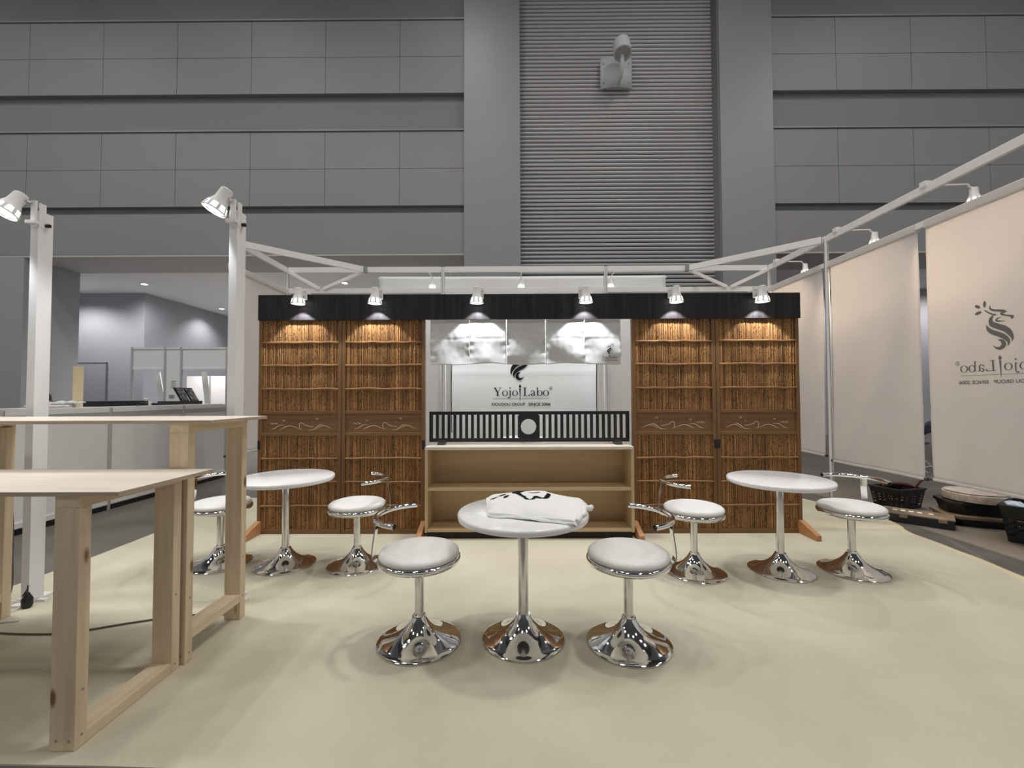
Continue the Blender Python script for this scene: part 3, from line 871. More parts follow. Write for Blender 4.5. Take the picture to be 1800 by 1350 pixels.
# ------------------------------------------------------------------ FOLDED SHIRT
ts = thing('folded_shirt', 'folded white t-shirt with black print on the nearest round table', 'shirt', (0.1, 2.25, 0.657))
G, F_, C_, A_ = Vector((-0.135, 2.13)), Vector((0.285, 1.985)), Vector((0.425, 2.35)), Vector((-0.165, 2.49))
def shirt_xy(u, v):
    p = (G * (1 - u) + F_ * u) * (1 - v) + (A_ * (1 - u) + C_ * u) * v
    bul = 0.07 * math.sin(PI * v) * 0 + 0.06 * v * math.sin(PI * u)
    return Vector((p.x + 0.012 * noise.noise(Vector((u * 4, v * 4, 5))), p.y + bul + 0.012 * noise.noise(Vector((u * 5, v * 3, 9)))))
def shirt_h(u, v):
    ed = min(u, 1 - u, v * 1.0, 1 - v)
    rise = 1 - math.exp(-max(ed, 0) * 26)
    h = 0.026 + 0.034 * math.sin(PI * min(1, max(0, u * 0.9 + 0.05))) * (0.4 + 0.6 * v)
    h += 0.012 * noise.noise(Vector((u * 3.2, v * 4.5, 0.7))) + 0.006 * noise.noise(Vector((u * 9, v * 11, 3.7)))
    h += 0.006 * math.exp(-((v - 0.28 - 0.22 * u) / 0.05) ** 2) * (1 - u * 0.5)
    h -= 0.006 * math.exp(-((v - 0.45 - 0.3 * u) / 0.04) ** 2)
    return h * rise
def droop(p):
    d = math.hypot(p.x - 0.043, p.y - 2.235) - 0.33
    return max(0.0, d) * 0.55
def shirt_top(u, v):
    p = shirt_xy(u, v)
    return (p.x, p.y, 0.6575 + max(0.004, shirt_h(u, v)) - droop(p))
mb = MB().grid(shirt_top, 60, 50)
mb.grid(lambda u, v: (shirt_xy(u, v).x, shirt_xy(u, v).y, 0.6575 - droop(shirt_xy(u, v))), 12, 12)
mb.build('shirt_body', M['shirt'], ts, smooth=180, fixn=False)
# folded edge layers on the near side
for (v0, hh, off) in ((0.0, 0.012, 0.012), (0.0, 0.022, 0.006)):
    pts = []
    for i in range(25):
        u = 0.02 + 0.95 * i / 24
        p = shirt_xy(u, 0.01)
        pts.append((p.x, p.y - off + 0.003 * noise.noise(Vector((u * 7, hh * 90, 0))), 0.6575 + hh * 0.75 - droop(p) + 0.003 * math.sin(u * 9 + hh * 300)))
    MB().tube(pts, [0.0065 + 0.002 * math.sin(i * 0.9) for i in range(25)], 8).build('folded_edge', M['shirt'], ts, smooth=60)
slv = []
for i in range(13):
    v = 0.05 + 0.85 * i / 12
    p = shirt_xy(0.995, v)
    slv.append((p.x + 0.006 * math.sin(i * 1.7), p.y, 0.6575 + 0.016 + 0.006 * math.sin(i * 1.1) - droop(p)))
MB().tube(slv, [0.012 + 0.004 * math.sin(i * 1.3) for i in range(13)], 8).build('sleeve_fold', M['shirt'], ts, smooth=60)
def shirt_ink(mb, name):
    def inv(x, y):
        bu, bv, bd = 0, 0, 9
        for i in range(41):
            for j in range(41):
                p = shirt_xy(i / 40, j / 40)
                d = (p.x - x) ** 2 + (p.y - y) ** 2
                if d < bd: bu, bv, bd = i / 40, j / 40, d
        return bu, bv
    def mp(x, y, z):
        u, v = inv(x, y)
        # local max height so that the print lies on the cloth
        h = max(shirt_top(min(1, max(0, u + a)), min(1, max(0, v + b)))[2] for a in (-.012, 0, .012) for b in (-.012, 0, .012))
        return (x, y, h + 0.0015)
    mb.map(mp).build(name, M['ink'], ts)
mb = MB()
rib(mb, [(0.21, 2.44, 0.012), (0.12, 2.462, 0.045), (0.04, 2.445, 0.055), (0.005, 2.395, 0.04), (0.03, 2.35, 0.02), (0.06, 2.325, 0.004)], 5)
rib(mb, [(0.045, 2.335, 0.006), (0.085, 2.29, 0.02), (0.115, 2.315, 0.014), (0.15, 2.295, 0.018), (0.182, 2.325, 0.026), (0.178, 2.35, 0.006)], 5)
rib(mb, [(0.07, 2.385, 0.003), (0.10, 2.375, 0.008), (0.14, 2.38, 0.003)], 4)
for (cx, cy, rt) in ((-0.112, 2.37, 0.3), (-0.068, 2.39, 0.1), (-0.045, 2.335, 0.9)):
    disc(mb, cx, cy, 0.022, 0.009, rt, 10)
shirt_ink(mb, 'printed_emblem')

# ------------------------------------------------------------------ WOODEN COUNTERS
def counter(xr, xl, y0, y1, zt, fxr, fxl, str_z, label, seed):
    t = thing('wooden_counter', label, 'counter', ((xr + xl) / 2, (y0 + y1) / 2, 0.009), 'raw timber counters')
    tp_ = box(xl, xr, y0, y1, zt - 0.016, zt).build('plywood_top', M['ply_top'], t)
    e = MB().box(xl, xr, y0 - 0.001, y0 + 0.002, zt - 0.0155, zt - 0.001)
    e.box(xr - 0.002, xr + 0.001, y0, y1, zt - 0.0155, zt - 0.001)
    e.build('plywood_edge', M['ply_edge'], tp_)
    zl = zt - 0.016
    for fx in (fxr, fxl):
        for yy in (y0 + 0.005, y1 - 0.05):
            box(fx - 0.09, fx, yy, yy + 0.045, 0.009, zl - 0.042).build('leg', M['pine_z'], t, bevel=0.002)
        box(fx - 0.09, fx, y0 + 0.005, y1 - 0.005, zl - 0.042, zl).build('top_rail', M['pine_y'], t, bevel=0.002)
        box(fx - 0.088, fx - 0.001, y0 + 0.05, y1 - 0.05, str_z, str_z + 0.043).build('stretcher', M['pine_y'], t, bevel=0.002)
    for j, (yy, z) in enumerate(((y0 + 0.03, 0.05), (y0 + 0.03, str_z + 0.2), (y1 - 0.03, str_z + 0.03), (y1 - 0.03, 0.35))):
        MB().tube([(fxr - 0.001, yy, z), (fxr + 0.0015, yy, z)], 0.0045, 8).build('screw_head', M['joint'], t)
    for (xx, z) in ((fxr - 0.065, 0.045), (fxr - 0.02, 0.043)):
        MB().tube([(xx, y0 + 0.006, z), (xx, y0 + 0.0035, z)], 0.0045, 8).build('screw_head', M['joint'], t)
    return t
counter(-1.405, -3.10, 1.527, 2.008, 0.914, -1.547, -2.85, 0.009, 'low raw timber counter nearest the camera at the left', 1)
counter(-1.424, -3.11, 2.014, 2.47, 1.140, -1.533, -2.87, 0.105, 'tall raw timber counter standing behind the low one', 2)

# ------------------------------------------------------------------ WHITE POSTS WITH LAMPS
def post_lamp(x, label, lean, pos, power, tgt):
    t = thing('lamp_post', label, 'lamp post', (x, 2.64, 0.009), 'white posts with spotlights')
    box(x - 0.025, x + 0.025, 2.6, 2.685, 0.009, 2.40).build('post', M['postwhite'], t, bevel=0.002)
    mb = box(x - 0.09, x + 0.09, 2.63, 2.66, 0.009, 0.022)
    mb.box(x - 0.03, x + 0.03, 2.55, 2.74, 0.009, 0.022)
    mb.build('base_plate', M['postwhite'], t)
    box(x - 0.012, x + 0.018, 2.585, 2.60, 2.30, 2.46).build('clip_plate', M['lampwhite'], t, bevel=0.002)
    box(x - 0.035, x + 0.03, 2.575, 2.6, 2.315, 2.335).build('clip_jaw', M['lampwhite'], t, bevel=0.002)
    box(x + 0.022, x + 0.029, 2.60, 2.64, 2.3, 2.45).build('clip_plate', M['lampwhite'], t, bevel=0.002)
    MB().tube([(x + 0.03, 2.64, 2.32), (x + 0.05, 2.64, 2.32)], 0.012, 8).build('clamp_knob', M['black'], t)
    MB().tube([(x + 0.0, 2.58, 2.44), tuple(Vector(pos) + Vector((0.02, 0.02, 0.03)))], 0.006, 8).build('pivot_pin', M['alu_grey'], t)
    # lamp head: build around origin then rotate and move
    h = bpy.data.objects.new('lamp_head', None)
    v = (Vector(tgt) - Vector(pos)).normalized()
    q = v.to_track_quat('-Z', 'Y').to_matrix()
    def place(mb):
        return mb.map(lambda a, b, c: tuple(Vector(pos) + q @ (Vector((a, b, c - 0.09)) * 1.0)))
    bpy.data.objects.remove(h)
    sh_ = place(MB().lathe([(0.0, 0.16), (0.030, 0.16), (0.036, 0.154), (0.038, 0.09), (0.056, 0.045), (0.053, 0.045), (0.035, 0.09), (0.033, 0.145), (0.0, 0.145)], 20)).build('shade', M['lampwhite'], t, smooth=35)
    rim = MB().lathe([(0.064, 0.009), (0.069, 0.008), (0.07, 0.0), (0.065, 0.0)], 20, (0, 0, 0), True)
    for i in range(8):
        a = 2 * PI * (i + 0.5) / 8
        c, s = math.cos(a), math.sin(a)
        rim.bar(Vector((0.0545 * c, 0.0545 * s, 0.05)), Vector((0.067 * c, 0.067 * s, 0.004)), 0.017, 0.003, (c, s, 0.2))
    place(rim).build('pierced_rim', M['lampwhite'], sh_)
    place(MB().lathe([(0.0, 0.065), (0.03, 0.062), (0.049, 0.043), (0.060, 0.012), (0.0, 0.008)], 18)).build('bulb', M['bulb'], sh_, smooth=60)
    p = Vector(pos) + v * 0.093 - Vector((x, 2.64, 0.009))
    spot('spot_beam', tuple(p), tuple(p + v), power, 110, 0.4, 0.02, (0.95, 0.98, 1.0), t)
post_lamp(-1.720, 'white post with a lamp tilted left, behind the tall timber counter', 0.5, (-1.785, 2.585, 2.46), 26, (-2.12, 2.40, 1.7))
post_lamp(-2.947, 'white post with a glaring lamp at the far left', 0.3, (-3.02, 2.55, 2.43), 26, (-3.22, 2.15, 1.6))

# cables at the foot of the left post
def cable(name, pts, r, m, label):
    o = MB().tube(crom(pts, 6), r, 6).build(name, m, None, smooth=60, org=pts[0])
    return tag(o, label, 'cable')
cable('power_cable', [(-3.0, 2.594, 0.80), (-3.01, 2.592, 0.75), (-3.03, 2.585, 0.7), (-3.02, 2.59, 0.5), (-3.015, 2.588, 0.3), (-3.01, 2.585, 0.12), (-3.03, 2.56, 0.02), (-3.10, 2.50, 0.015)], 0.006, M['cable'], 'thin brown cable running down the far left white post')
cable('floor_cable', [(-3.10, 2.42, 0.014), (-2.98, 2.36, 0.014), (-2.85, 2.30, 0.014), (-2.6, 2.27, 0.014), (-2.35, 2.28, 0.014), (-2.1, 2.38, 0.014), (-1.85, 2.46, 0.014), (-1.6, 2.47, 0.014)], 0.0045, M['cable'], 'dark cable snaking over the carpet behind the low counter')
cable('pale_cable', [(-3.2, 2.48, 0.014), (-3.05, 2.55, 0.02), (-2.95, 2.53, 0.06), (-2.90, 2.56, 0.03), (-2.92, 2.48, 0.015), (-3.0, 2.44, 0.014), (-2.9, 2.38, 0.014), (-2.75, 2.40, 0.014)], 0.004, M['cable_white'], 'tangled pale cord at the foot of the far left white post')
pl = thing('power_plug', 'black power plug hanging at the foot of the far left white post', 'plug', (-2.885, 2.57, 0.009))
MB().lathe([(0, 0), (0.02, 0), (0.026, 0.012), (0.026, 0.05), (0.018, 0.065), (0.009, 0.085), (0, 0.085)], 14, (-2.885, 2.56, 0.011)).build('plug_body', M['black'], pl, smooth=40)
MB().tube([(-2.885, 2.56, 0.09), (-2.90, 2.575, 0.13), (-2.925, 2.595, 0.10), (-2.95, 2.59, 0.06)], 0.004, 6).build('plug_cord', M['cable_black'], pl)

# ------------------------------------------------------------------ BOOTH FRAME (aluminium)
fr = thing('booth_frame', 'white aluminium frame of posts and beams around the booth', 'frame', (0.2, 6.45, 0))
YB, XR, XL, ZT, ZL = 6.45, 3.85, -3.44, 3.165, 2.845
for (x, y) in ((XL, YB), (-1.07, YB), (1.39, YB), (XR, YB), (XR, 5.26), (XR, 2.85), (XL, 5.26)):
    mb = MB()
    mb.lathe([(0.026, 0.0), (0.026, ZT + 0.03)], 8, (x, y, 0))
    mb.build('post', M['alu'], fr)
    m2 = MB()
    for a in range(4):
        c, s = math.cos(a * PI / 2 + PI / 8 * 0), math.sin(a * PI / 2)
        m2.box(x + 0.0245 * c - 0.004, x + 0.0245 * c + 0.004, y + 0.0245 * s - 0.004, y + 0.0245 * s + 0.004, 0.0, ZT)
    m2.build('post_groove', M['joint'], fr)
def beam(a, b, h=0.075, w=0.035, name='beam'):
    o = MB().bar(a, b, w, h).build(name, M['alu'], fr, bevel=0.003)
    return o
for z, h in ((ZT, 0.08), (ZL, 0.075)):
    for a, b in ((XL, -1.07), (-1.07, 1.39), (1.39, XR)):
        beam((a + 0.025, YB, z), (b - 0.025, YB, z), h)
    for a, b in ((YB, 5.26), (5.26, 2.85)):
        beam((XR, a - 0.025, z), (XR, b + 0.025, z), h if z > 3 else 0.06)
    beam((XL, YB - 0.025, z), (XL, 5.26 + 0.025, z), h if z > 3 else 0.06)
beam((2.64, YB - 0.03, ZT), (XR - 0.03, 5.30, ZT), 0.085, 0.03, 'corner_brace')
beam((-2.27, YB - 0.03, ZT), (XL + 0.03, 5.32, ZT), 0.085, 0.03, 'corner_brace')
for (a, b, c) in ((2.64, 3.235, 3.82), (-3.40, -2.90, -2.27)):
    beam((a, YB - 0.02, ZT - 0.03), (b - 0.03, YB - 0.02, ZL + 0.03), 0.05, 0.03, 'diagonal_strut')
    beam((c, YB - 0.02, ZT - 0.03), (b + 0.03, YB - 0.02, ZL + 0.03), 0.05, 0.03, 'diagonal_strut')
for x in (2.615, -2.245):
    box(x - 0.03, x + 0.03, YB - 0.045, YB + 0.025, ZT - 0.045, ZT + 0.045).build('clamp', M['joint'], fr)

# ------------------------------------------------------------------ BANNERS
def banner(y0, y1, x, z0, z1, label, seed, ripple=0.02, cat='banner', folds=()):
    t = thing('banner', label, cat, (x, (y0 + y1) / 2, z0))
    def fn(u, v):
        y = y0 + (y1 - y0) * u
        z = z1 + (z0 - z1) * v
        w = ripple * v * noise.noise(Vector((u * 2.2 + seed, v * 1.4, seed * 1.7))) * 1.6
        w += ripple * 0.5 * v * math.sin(u * 5 + seed + v * 2.2)
        w += 0.005 * math.exp(-((v - 0.72) / 0.012) ** 2)
        d = (v - 0.95) + 0.9 * (u - 0.15)
        w += ripple * 0.7 * math.exp(-(d / 0.09) ** 2) * v
        return (x + w, y, z)
    MB().grid(fn, 40, 60).build('banner_cloth', M['banner'], t, smooth=180, thick=0.0015, fixn=False)
    hem = [fn(i / 20, 1.0) for i in range(21)]
    MB().tube(hem, 0.014, 8).build('hem_bar', M['banner'], t, smooth=60)
    for e_ in (hem[0], hem[-1]):
        d = 1 if e_ is hem[-1] else -1
        sgn = 1 if y1 > y0 else -1
        MB().tube([(e_[0], e_[1], e_[2]), (e_[0], e_[1] + d * sgn * 0.03, e_[2])], 0.016, 8).build('end_cap', M['darkgrey'], t)
    tp = [fn(i / 20, 0.0) for i in range(21)]
    MB().bar((x, y0, z1 - 0.01), (x, y1, z1 - 0.01), 0.044, 0.075).build('top_sleeve', M['banner'], t, bevel=0.006)
    return t, fn
XBN = XR
b1, _ = banner(6.40, 5.33, XBN, 0.50, 2.845, 'narrow looking white translucent banner just right of the reed doors', 1.3)
b2, _ = banner(5.20, 4.07, XBN, 0.455, 2.845, 'plain white translucent banner between the frame post and the gap at right', 2.9)
b3, fn3 = banner(3.99, 2.87, XBN, 0.465, 2.845, 'white translucent banner at the right edge with mirrored grey logo', 4.4, 0.012)
bL, _ = banner(6.41, 5.14, XL, 0.54, 2.845, 'white translucent banner left of the reed doors behind the lamp post', 6.1)
s3 = 0.00053
def bmap(x, y, z):
    Y = 3.417 + x * s3
    Z = 1.436 + y * s3
    u = (Y - 3.99) / (2.87 - 3.99); v = (2.845 - Z) / (2.845 - 0.465)
    return (fn3(u, v)[0] - 0.003, Y, Z)
logo_emblem().map(bmap).build('printed_emblem', M['ink_grey'], b3)
logo_letters().map(bmap).build('printed_lettering', M['ink_grey'], b3)

def sheet(x0, x1, y, z0, z1, label, seed, amp=0.01, lines=()):
    t = thing('hanging_sheet', label, 'sheet', ((x0 + x1) / 2, y, z0))
    def fn(u, v):
        X = x0 + (x1 - x0) * u; Z = z1 + (z0 - z1) * v
        w = amp * noise.noise(Vector((X * 1.3 + seed, Z * 1.1, seed)))
        for l in lines:
            w -= 0.004 * math.exp(-((Z - l) / 0.012) ** 2)
        return (X, y + w, Z + (0.012 * math.sin(u * PI) * (1 - v) * -1))
    MB().grid(fn, 60, 60).build('sheet_cloth', M['sheet'], t, smooth=180, thick=0.0015, fixn=False)
    MB().tube([(x0 - 0.02, y + 0.02, z1 - 0.03), (x1 + 0.02, y + 0.02, z1 - 0.03)], 0.014, 8).build('hanging_pole', M['alu'], t)
    return t, fn
sheet(-3.40, -1.11, 6.485, 0.45, 2.82, 'white sheet hung on the rear frame behind the left reed doors', 1.0)
sheet(1.43, 3.80, 6.485, 0.45, 2.82, 'white sheet hung on the rear frame behind the right reed doors', 2.0)
for xx, a, b, lb, sd in ((-0.945, -1.03, -0.955, 'narrow strip of white cloth beside the left rear post', 3.0), (1.245, 1.25, 1.36, 'narrow strip of white cloth beside the right rear post', 4.0)):
    q_, _ = sheet(a, b, 6.50, 0.45, 2.82, lb, sd, 0.02)
    MB().tube(crom([(xx, 6.48, 2.80), (xx + 0.004, 6.478, 2.0), (xx - 0.003, 6.478, 1.3), (xx + 0.003, 6.48, 0.7)], 6), 0.007, 6).build('cord', M['cable_black'], q_, smooth=60)
YS = 7.15
bg, fbg = sheet(-2.255, 2.545, YS, 0.40, 3.26, 'wide white rear sheet printed with the large black logo', 5.0, 0.012, (1.64,))
for xx in (-2.2, 2.5):
    MB().tube([(xx, YS + 0.06, 0.0), (xx, YS + 0.06, 3.22)], 0.02, 8).build('stand_pole', M['alu'], bg)
sl = 0.000842
def lmap(x, y, z):
    X = 0.099 + x * sl; Z = 1.248 + y * sl
    u = (X + 2.255) / 4.8; v = (3.26 - Z) / 2.86
    return (X, fbg(u, v)[1] - 0.007, Z)
logo_emblem().map(lmap).build('printed_emblem', M['ink'], bg)
logo_letters().map(lmap).build('printed_lettering', M['ink'], bg)

# arm lamps on the frame
def arm_lamp(base, end, label, warm, tgt, power, group):
    t = thing('arm_spotlight', label, 'spotlight', end, group)
    t['_o'] = (0, 0, 0)
    b = Vector(base) - Vector(end)
    lamp_head(t, 'bulb_warm' if warm else 'bulb')
    MB().tube([b, Vector((b.x * 0.12, b.y * 0.12, b.z))], 0.0075, 8).build('arm', M['lampwhite'], t, smooth=60)
    MB().tube([Vector((b.x * 0.12, b.y * 0.12, b.z)), (b.x * 0.1, b.y * 0.1, 0.16), (0, 0, 0.14)], 0.008, 8).build('arm_joint', M['lampwhite'], t, smooth=60)
    MB().box(b.x - 0.03, b.x + 0.03, b.y - 0.03, b.y + 0.03, b.z - 0.02, b.z + 0.035).build('frame_clip', M['lampwhite'], t, bevel=0.003)
    v = Vector(tgt) - Vector(end)
    spot('spot_beam', (0, 0, -0.004), tuple(v), power, 100 if warm else 125, 0.6, 0.02, (1.0, 0.79, 0.56) if warm else (0.95, 0.98, 1.0), t)
GA = 'warm arm lamps outside the right banners'
arm_lamp((3.85, 6.26, 3.20), (4.27, 6.26, 3.02), 'small warm arm lamp above the banner beside the reed doors', True, (3.85, 6.1, 2.4), 95, GA)
arm_lamp((3.85, 5.08, 3.20), (4.27, 5.05, 3.02), 'warm arm lamp above the plain right banner', True, (3.85, 4.8, 2.4), 95, GA)
arm_lamp((3.85, 3.98, 3.20), (4.28, 3.96, 3.02), 'warm arm lamp nearest the camera above the right banners', True, (3.85, 3.5, 2.4), 95, GA)
GB = 'arm lamps lighting the rear sheet'
for x, lb in ((-1.31, 'white arm lamp over the left part of the rear sheet'), (0.12, 'white arm lamp over the middle of the rear sheet'), (1.56, 'white arm lamp over the right part of the rear sheet')):
    arm_lamp((x, 6.47, 3.16), (x, 6.88, 2.99), lb, False, (x, 7.25, 1.3), 100, GB)

# ------------------------------------------------------------------ LOW PARTITION at the left
XP, ZP = -4.53, 1.135
lp = thing('low_partition', 'low grey white partition wall with aluminium posts at the left', 'partition', (XP, 4.8, 0))
ys = [2.76, 3.77, 4.79, 5.85, 6.72]
for y in ys:
    MB().lathe([(0.024, 0.0), (0.024, ZP)], 8, (XP, y, 0)).build('post', M['alu_grey'], lp)
for a, b in zip(ys[:-1], ys[1:]):
    box(XP - 0.006, XP + 0.006, a + 0.02, b - 0.02, 0.10, ZP - 0.09).build('panel', M['partition'], lp)
    box(XP - 0.018, XP + 0.018, a + 0.02, b - 0.02, ZP - 0.05, ZP).build('top_rail', M['partition'], lp)
    box(XP - 0.014, XP + 0.014, a + 0.02, b - 0.02, ZP - 0.10, ZP - 0.05).build('upper_rail', M['alu_grey'], lp)
    box(XP - 0.018, XP + 0.018, a + 0.02, b - 0.02, 0.06, 0.11).build('bottom_rail', M['partition'], lp)
    box(XP - 0.012, XP + 0.012, a + 0.02, b - 0.02, 0.0, 0.05).build('kick_strip', M['black'], lp)

# table with goods behind the partition
tb = thing('display_table', 'long white trestle table behind the low partition', 'table', (-4.98, 5.5, 0))
box(-5.17, -4.60, 4.1, 6.75, 1.11, 1.14).build('table_top', M['partition_white'], tb)
for (x, y) in ((-5.12, 4.2), (-4.65, 4.2), (-5.12, 6.65), (-4.65, 6.65)):
    box(x - 0.02, x + 0.02, y - 0.02, y + 0.02, 0, 1.11).build('leg', M['alu_grey'], tb)
ZTB = 1.14
o = box(-4.93, -4.90, 4.77, 4.86, ZTB, 1.60).build('upright_board', M['cream'], None, org=(-4.9, 4.8, ZTB))
tag(o, 'narrow cream board standing upright on the display table', 'board')
def stack(y0, y1, x0, x1, n, h, m, label, name='flat_box', cat='box'):
    for i in range(n):
        d = random.uniform(-0.01, 0.01)
        o = box(x0 + d, x1 + d, y0 + d, y1 - d, ZTB + i * h, ZTB + (i + 1) * h - 0.002).build(name, m, None, org=((x0 + x1) / 2, (y0 + y1) / 2, ZTB + i * h), bevel=0.002)
        tag(o, label[i] if isinstance(label, list) else label, cat, 'flat black boxes on the display table' if cat == 'box' else None)
stack(4.98, 5.64, -5.15, -4.82, 3, 0.022, M['black'], ['wide flat black box, lowest of the three stacked behind the partition', 'wide flat black box, middle of the three stacked behind the partition', 'wide flat black box, topmost of the three stacked behind the partition'])
stack(5.78, 6.10, -5.0, -4.80, 1, 0.030, M['black'], ['small flat black box left of the open picture folder'])
# papers near the person
for i, (y, r_, lb) in enumerate(((4.44, 0.2, 'white paper sheaf lying lowest beside the seated person'), (4.66, -0.3, 'crumpled white plastic wrap on the display table beside the seated person'))):
    mb = MB().grid(lambda u, v: (-5.0 + 0.24 * u + r_ * 0.1 * v, y - 0.08 + 0.2 * v, ZTB + 0.012 + 0.03 * i * (1 + noise.noise(Vector((u * 4, v * 4, i)))) + 0.02 * (0.5 + 0.5 * noise.noise(Vector((u * 5, v * 5, i + 3))))), 10, 10)
    o = mb.build('paper_sheaf', M['paper'], None, org=(-4.9, y, ZTB), thick=0.012)
    tag(o, lb, 'paper')
wb = MB().lathe([(0, 0), (0.05, 0.0), (0.06, 0.02), (0.055, 0.045), (0.03, 0.06), (0.012, 0.07), (0.03, 0.09), (0.02, 0.10), (0, 0.095)], 12)
wb.map(lambda x, y, z: (-4.92 + x * (1 + 0.2 * math.sin(y * 90)), 5.71 + y * 1.1, ZTB + z))
tag(wb.build('plastic_bag', M['paper'], None, smooth=60, org=(-4.92, 5.71, ZTB)), 'small tied white plastic bag between the black boxes', 'bag')
pf = thing('picture_folder', 'open dark picture folder tilted up on the display table', 'folder', (-4.95, 6.4, ZTB))
box(-5.1, -4.85, 6.12, 6.66, ZTB, ZTB + 0.05).build('dark_case', M['black'], pf)
for (a, b) in ((6.30, 6.47), (6.49, 6.66)):
    lf_ = MB().prism([(-4.90, ZTB + 0.05), (-4.91, ZTB + 0.05), (-5.03, ZTB + 0.245), (-5.02, ZTB + 0.25)], 'y', a, b).build('folder_leaf', M['black'], pf)
    MB().prism([(-4.898, ZTB + 0.064), (-4.9, ZTB + 0.064), (-5.008, ZTB + 0.236), (-5.005, ZTB + 0.238)], 'y', a + 0.015, b - 0.015).build('photo_print', M['screen'], lf_)

# white partition booth in the distance
pb = thing('partition_booth', 'white system partition booth with two door openings in the left distance', 'booth', (-8.0, 10.2, 0))
yb = 9.2
kx = yb / 10.2
PX = [-9.125 * kx, -8.33 * kx, -7.94 * kx, -6.85 * kx]
zt_, zl_ = 2.31, 1.87
for x in PX:
    MB().lathe([(0.026, 0), (0.026, zt_ + 0.02)], 8, (x, yb, 0)).build('post', M['alu_grey'], pb)
for i in range(3):
    a, b = PX[i] + 0.025, PX[i + 1] - 0.025
    box(a, b, yb - 0.02, yb + 0.02, zt_ - 0.03, zt_ + 0.01).build('top_rail', M['alu'], pb)
    if i == 1:
        box(a, b, yb - 0.004, yb + 0.004, 0.05, zt_ - 0.03).build('panel', M['partition_white'], pb)
    else:
        box(a, b, yb - 0.004, yb + 0.004, zl_, zt_ - 0.03).build('panel', M['partition_white'], pb)
        box(a, b, yb - 0.018, yb + 0.018, zl_ - 0.03, zl_).build('lintel_rail', M['alu'], pb)
box(PX[0], PX[3], yb + 1.55, yb + 1.58, 0.0, zl_ - 0.1).build('rear_panel', M['partition_white'], pb)
for x in (PX[1] - 0.12, PX[2] + 0.35, PX[3] - 0.2):
    box(x - 0.015, x + 0.015, yb + 1.52, yb + 1.56, 0, zl_ - 0.1).build('rear_post', M['alu_grey'], pb)
for (a, b) in ((PX[0] + 0.06, PX[0] + 0.42), (PX[2] + 0.06, PX[2] + 0.33), (PX[3] - 0.05, PX[3] - 0.30)):
    MB().prism([(a, zl_ - 0.05), (a + (0.12 if b > a else -0.12), zl_ - 0.05), (b, 0.6), (b - (0.12 if b > a else -0.12), 0.6)], 'y', yb + 0.5, yb + 0.52).build('slanted_panel', M['partition'], pb)
for (x, z, w, h) in ((PX[1] + 0.2, 1.52, 0.16, 0.2), (PX[1] + 0.17, 1.25, 0.18, 0.1)):
    nt_ = box(x - w / 2, x + w / 2, yb - 0.008, yb - 0.004, z - h / 2, z + h / 2).build('posted_notice', M['paper'], pb)
    ln = MB()
    for q_ in range(4):
        ln.box(x - w * 0.38, x + w * (0.3 - 0.1 * (q_ % 2)), yb - 0.0095, yb - 0.008, z + h * (0.3 - 0.2 * q_), z + h * (0.3 - 0.2 * q_) + 0.014)
    ln.build('notice_print', M['line'], nt_)
spot('booth_fill_light', (PX[1], yb + 0.8, 2.25), (PX[1], yb + 1.2, 0), 45, 150, 0.6, 0.05, (1, 0.98, 0.96), None).parent = pb  # unseen fill light added to brighten the booth's inner walls
bpy.data.objects['booth_fill_light'].location = (PX[1] + 8.0, yb + 0.8 - 10.2, 2.25)

# ------------------------------------------------------------------ FOLDING CHAIRS + SEATED PERSON
def folding_chair(label, loc, rz, group='navy folding chairs'):
    t = thing('folding_chair', label, 'chair', loc, group)
    t['_o'] = (0, 0, 0)
    # faces +y ; seat 0.44
    mb = MB().grid(lambda u, v: (-0.19 + 0.38 * u, -0.19 + 0.38 * v, 0.44 + 0.006 * math.sin(PI * u)), 8, 4)
    mb.build('seat', M['blueseat'], t, smooth=60, thick=0.035)
    def bk(u, v):
        x = -0.21 + 0.42 * u
        z = 0.63 + 0.19 * v - 0.03 * (abs(u - 0.5) * 2) ** 3
        return (x, -0.24 - 0.03 * v - 0.03 * (1 - (abs(u - 0.5) * 2) ** 2) * 0.8, z)
    MB().grid(bk, 12, 4).build('backrest', M['blueseat'], t, smooth=60, thick=0.025)
    for s in (-1, 1):
        MB().tube([(s * 0.21, 0.22, 0.0), (s * 0.20, -0.02, 0.40), (s * 0.20, -0.24, 0.64), (s * 0.19, -0.27, 0.80)], 0.011, 8).build('front_leg', M['chrome'], t, smooth=60)
        MB().tube([(s * 0.18, -0.26, 0.0), (s * 0.175, 0.0, 0.30), (s * 0.17, 0.12, 0.43)], 0.011, 8).build('rear_leg', M['chrome'], t, smooth=60)
    MB().tube([(-0.2, 0.16, 0.1), (0.2, 0.16, 0.1)], 0.009, 8).build('stretcher', M['chrome'], t)
    MB().tube([(-0.18, -0.2, 0.07), (0.18, -0.2, 0.07)], 0.009, 8).build('stretcher', M['chrome'], t)
    t.rotation_euler = (0, 0, rz)
    return t
ch = folding_chair('navy folding chair seen through the gap between the right banners', (6.60, 7.22, 0), math.radians(30))
c2 = copy_tree(ch)
c2.location = (-5.45, 4.87, 0); c2.rotation_euler = (0, 0, math.radians(35))
c2['label'] = 'folding chair under the seated person behind the low partition'

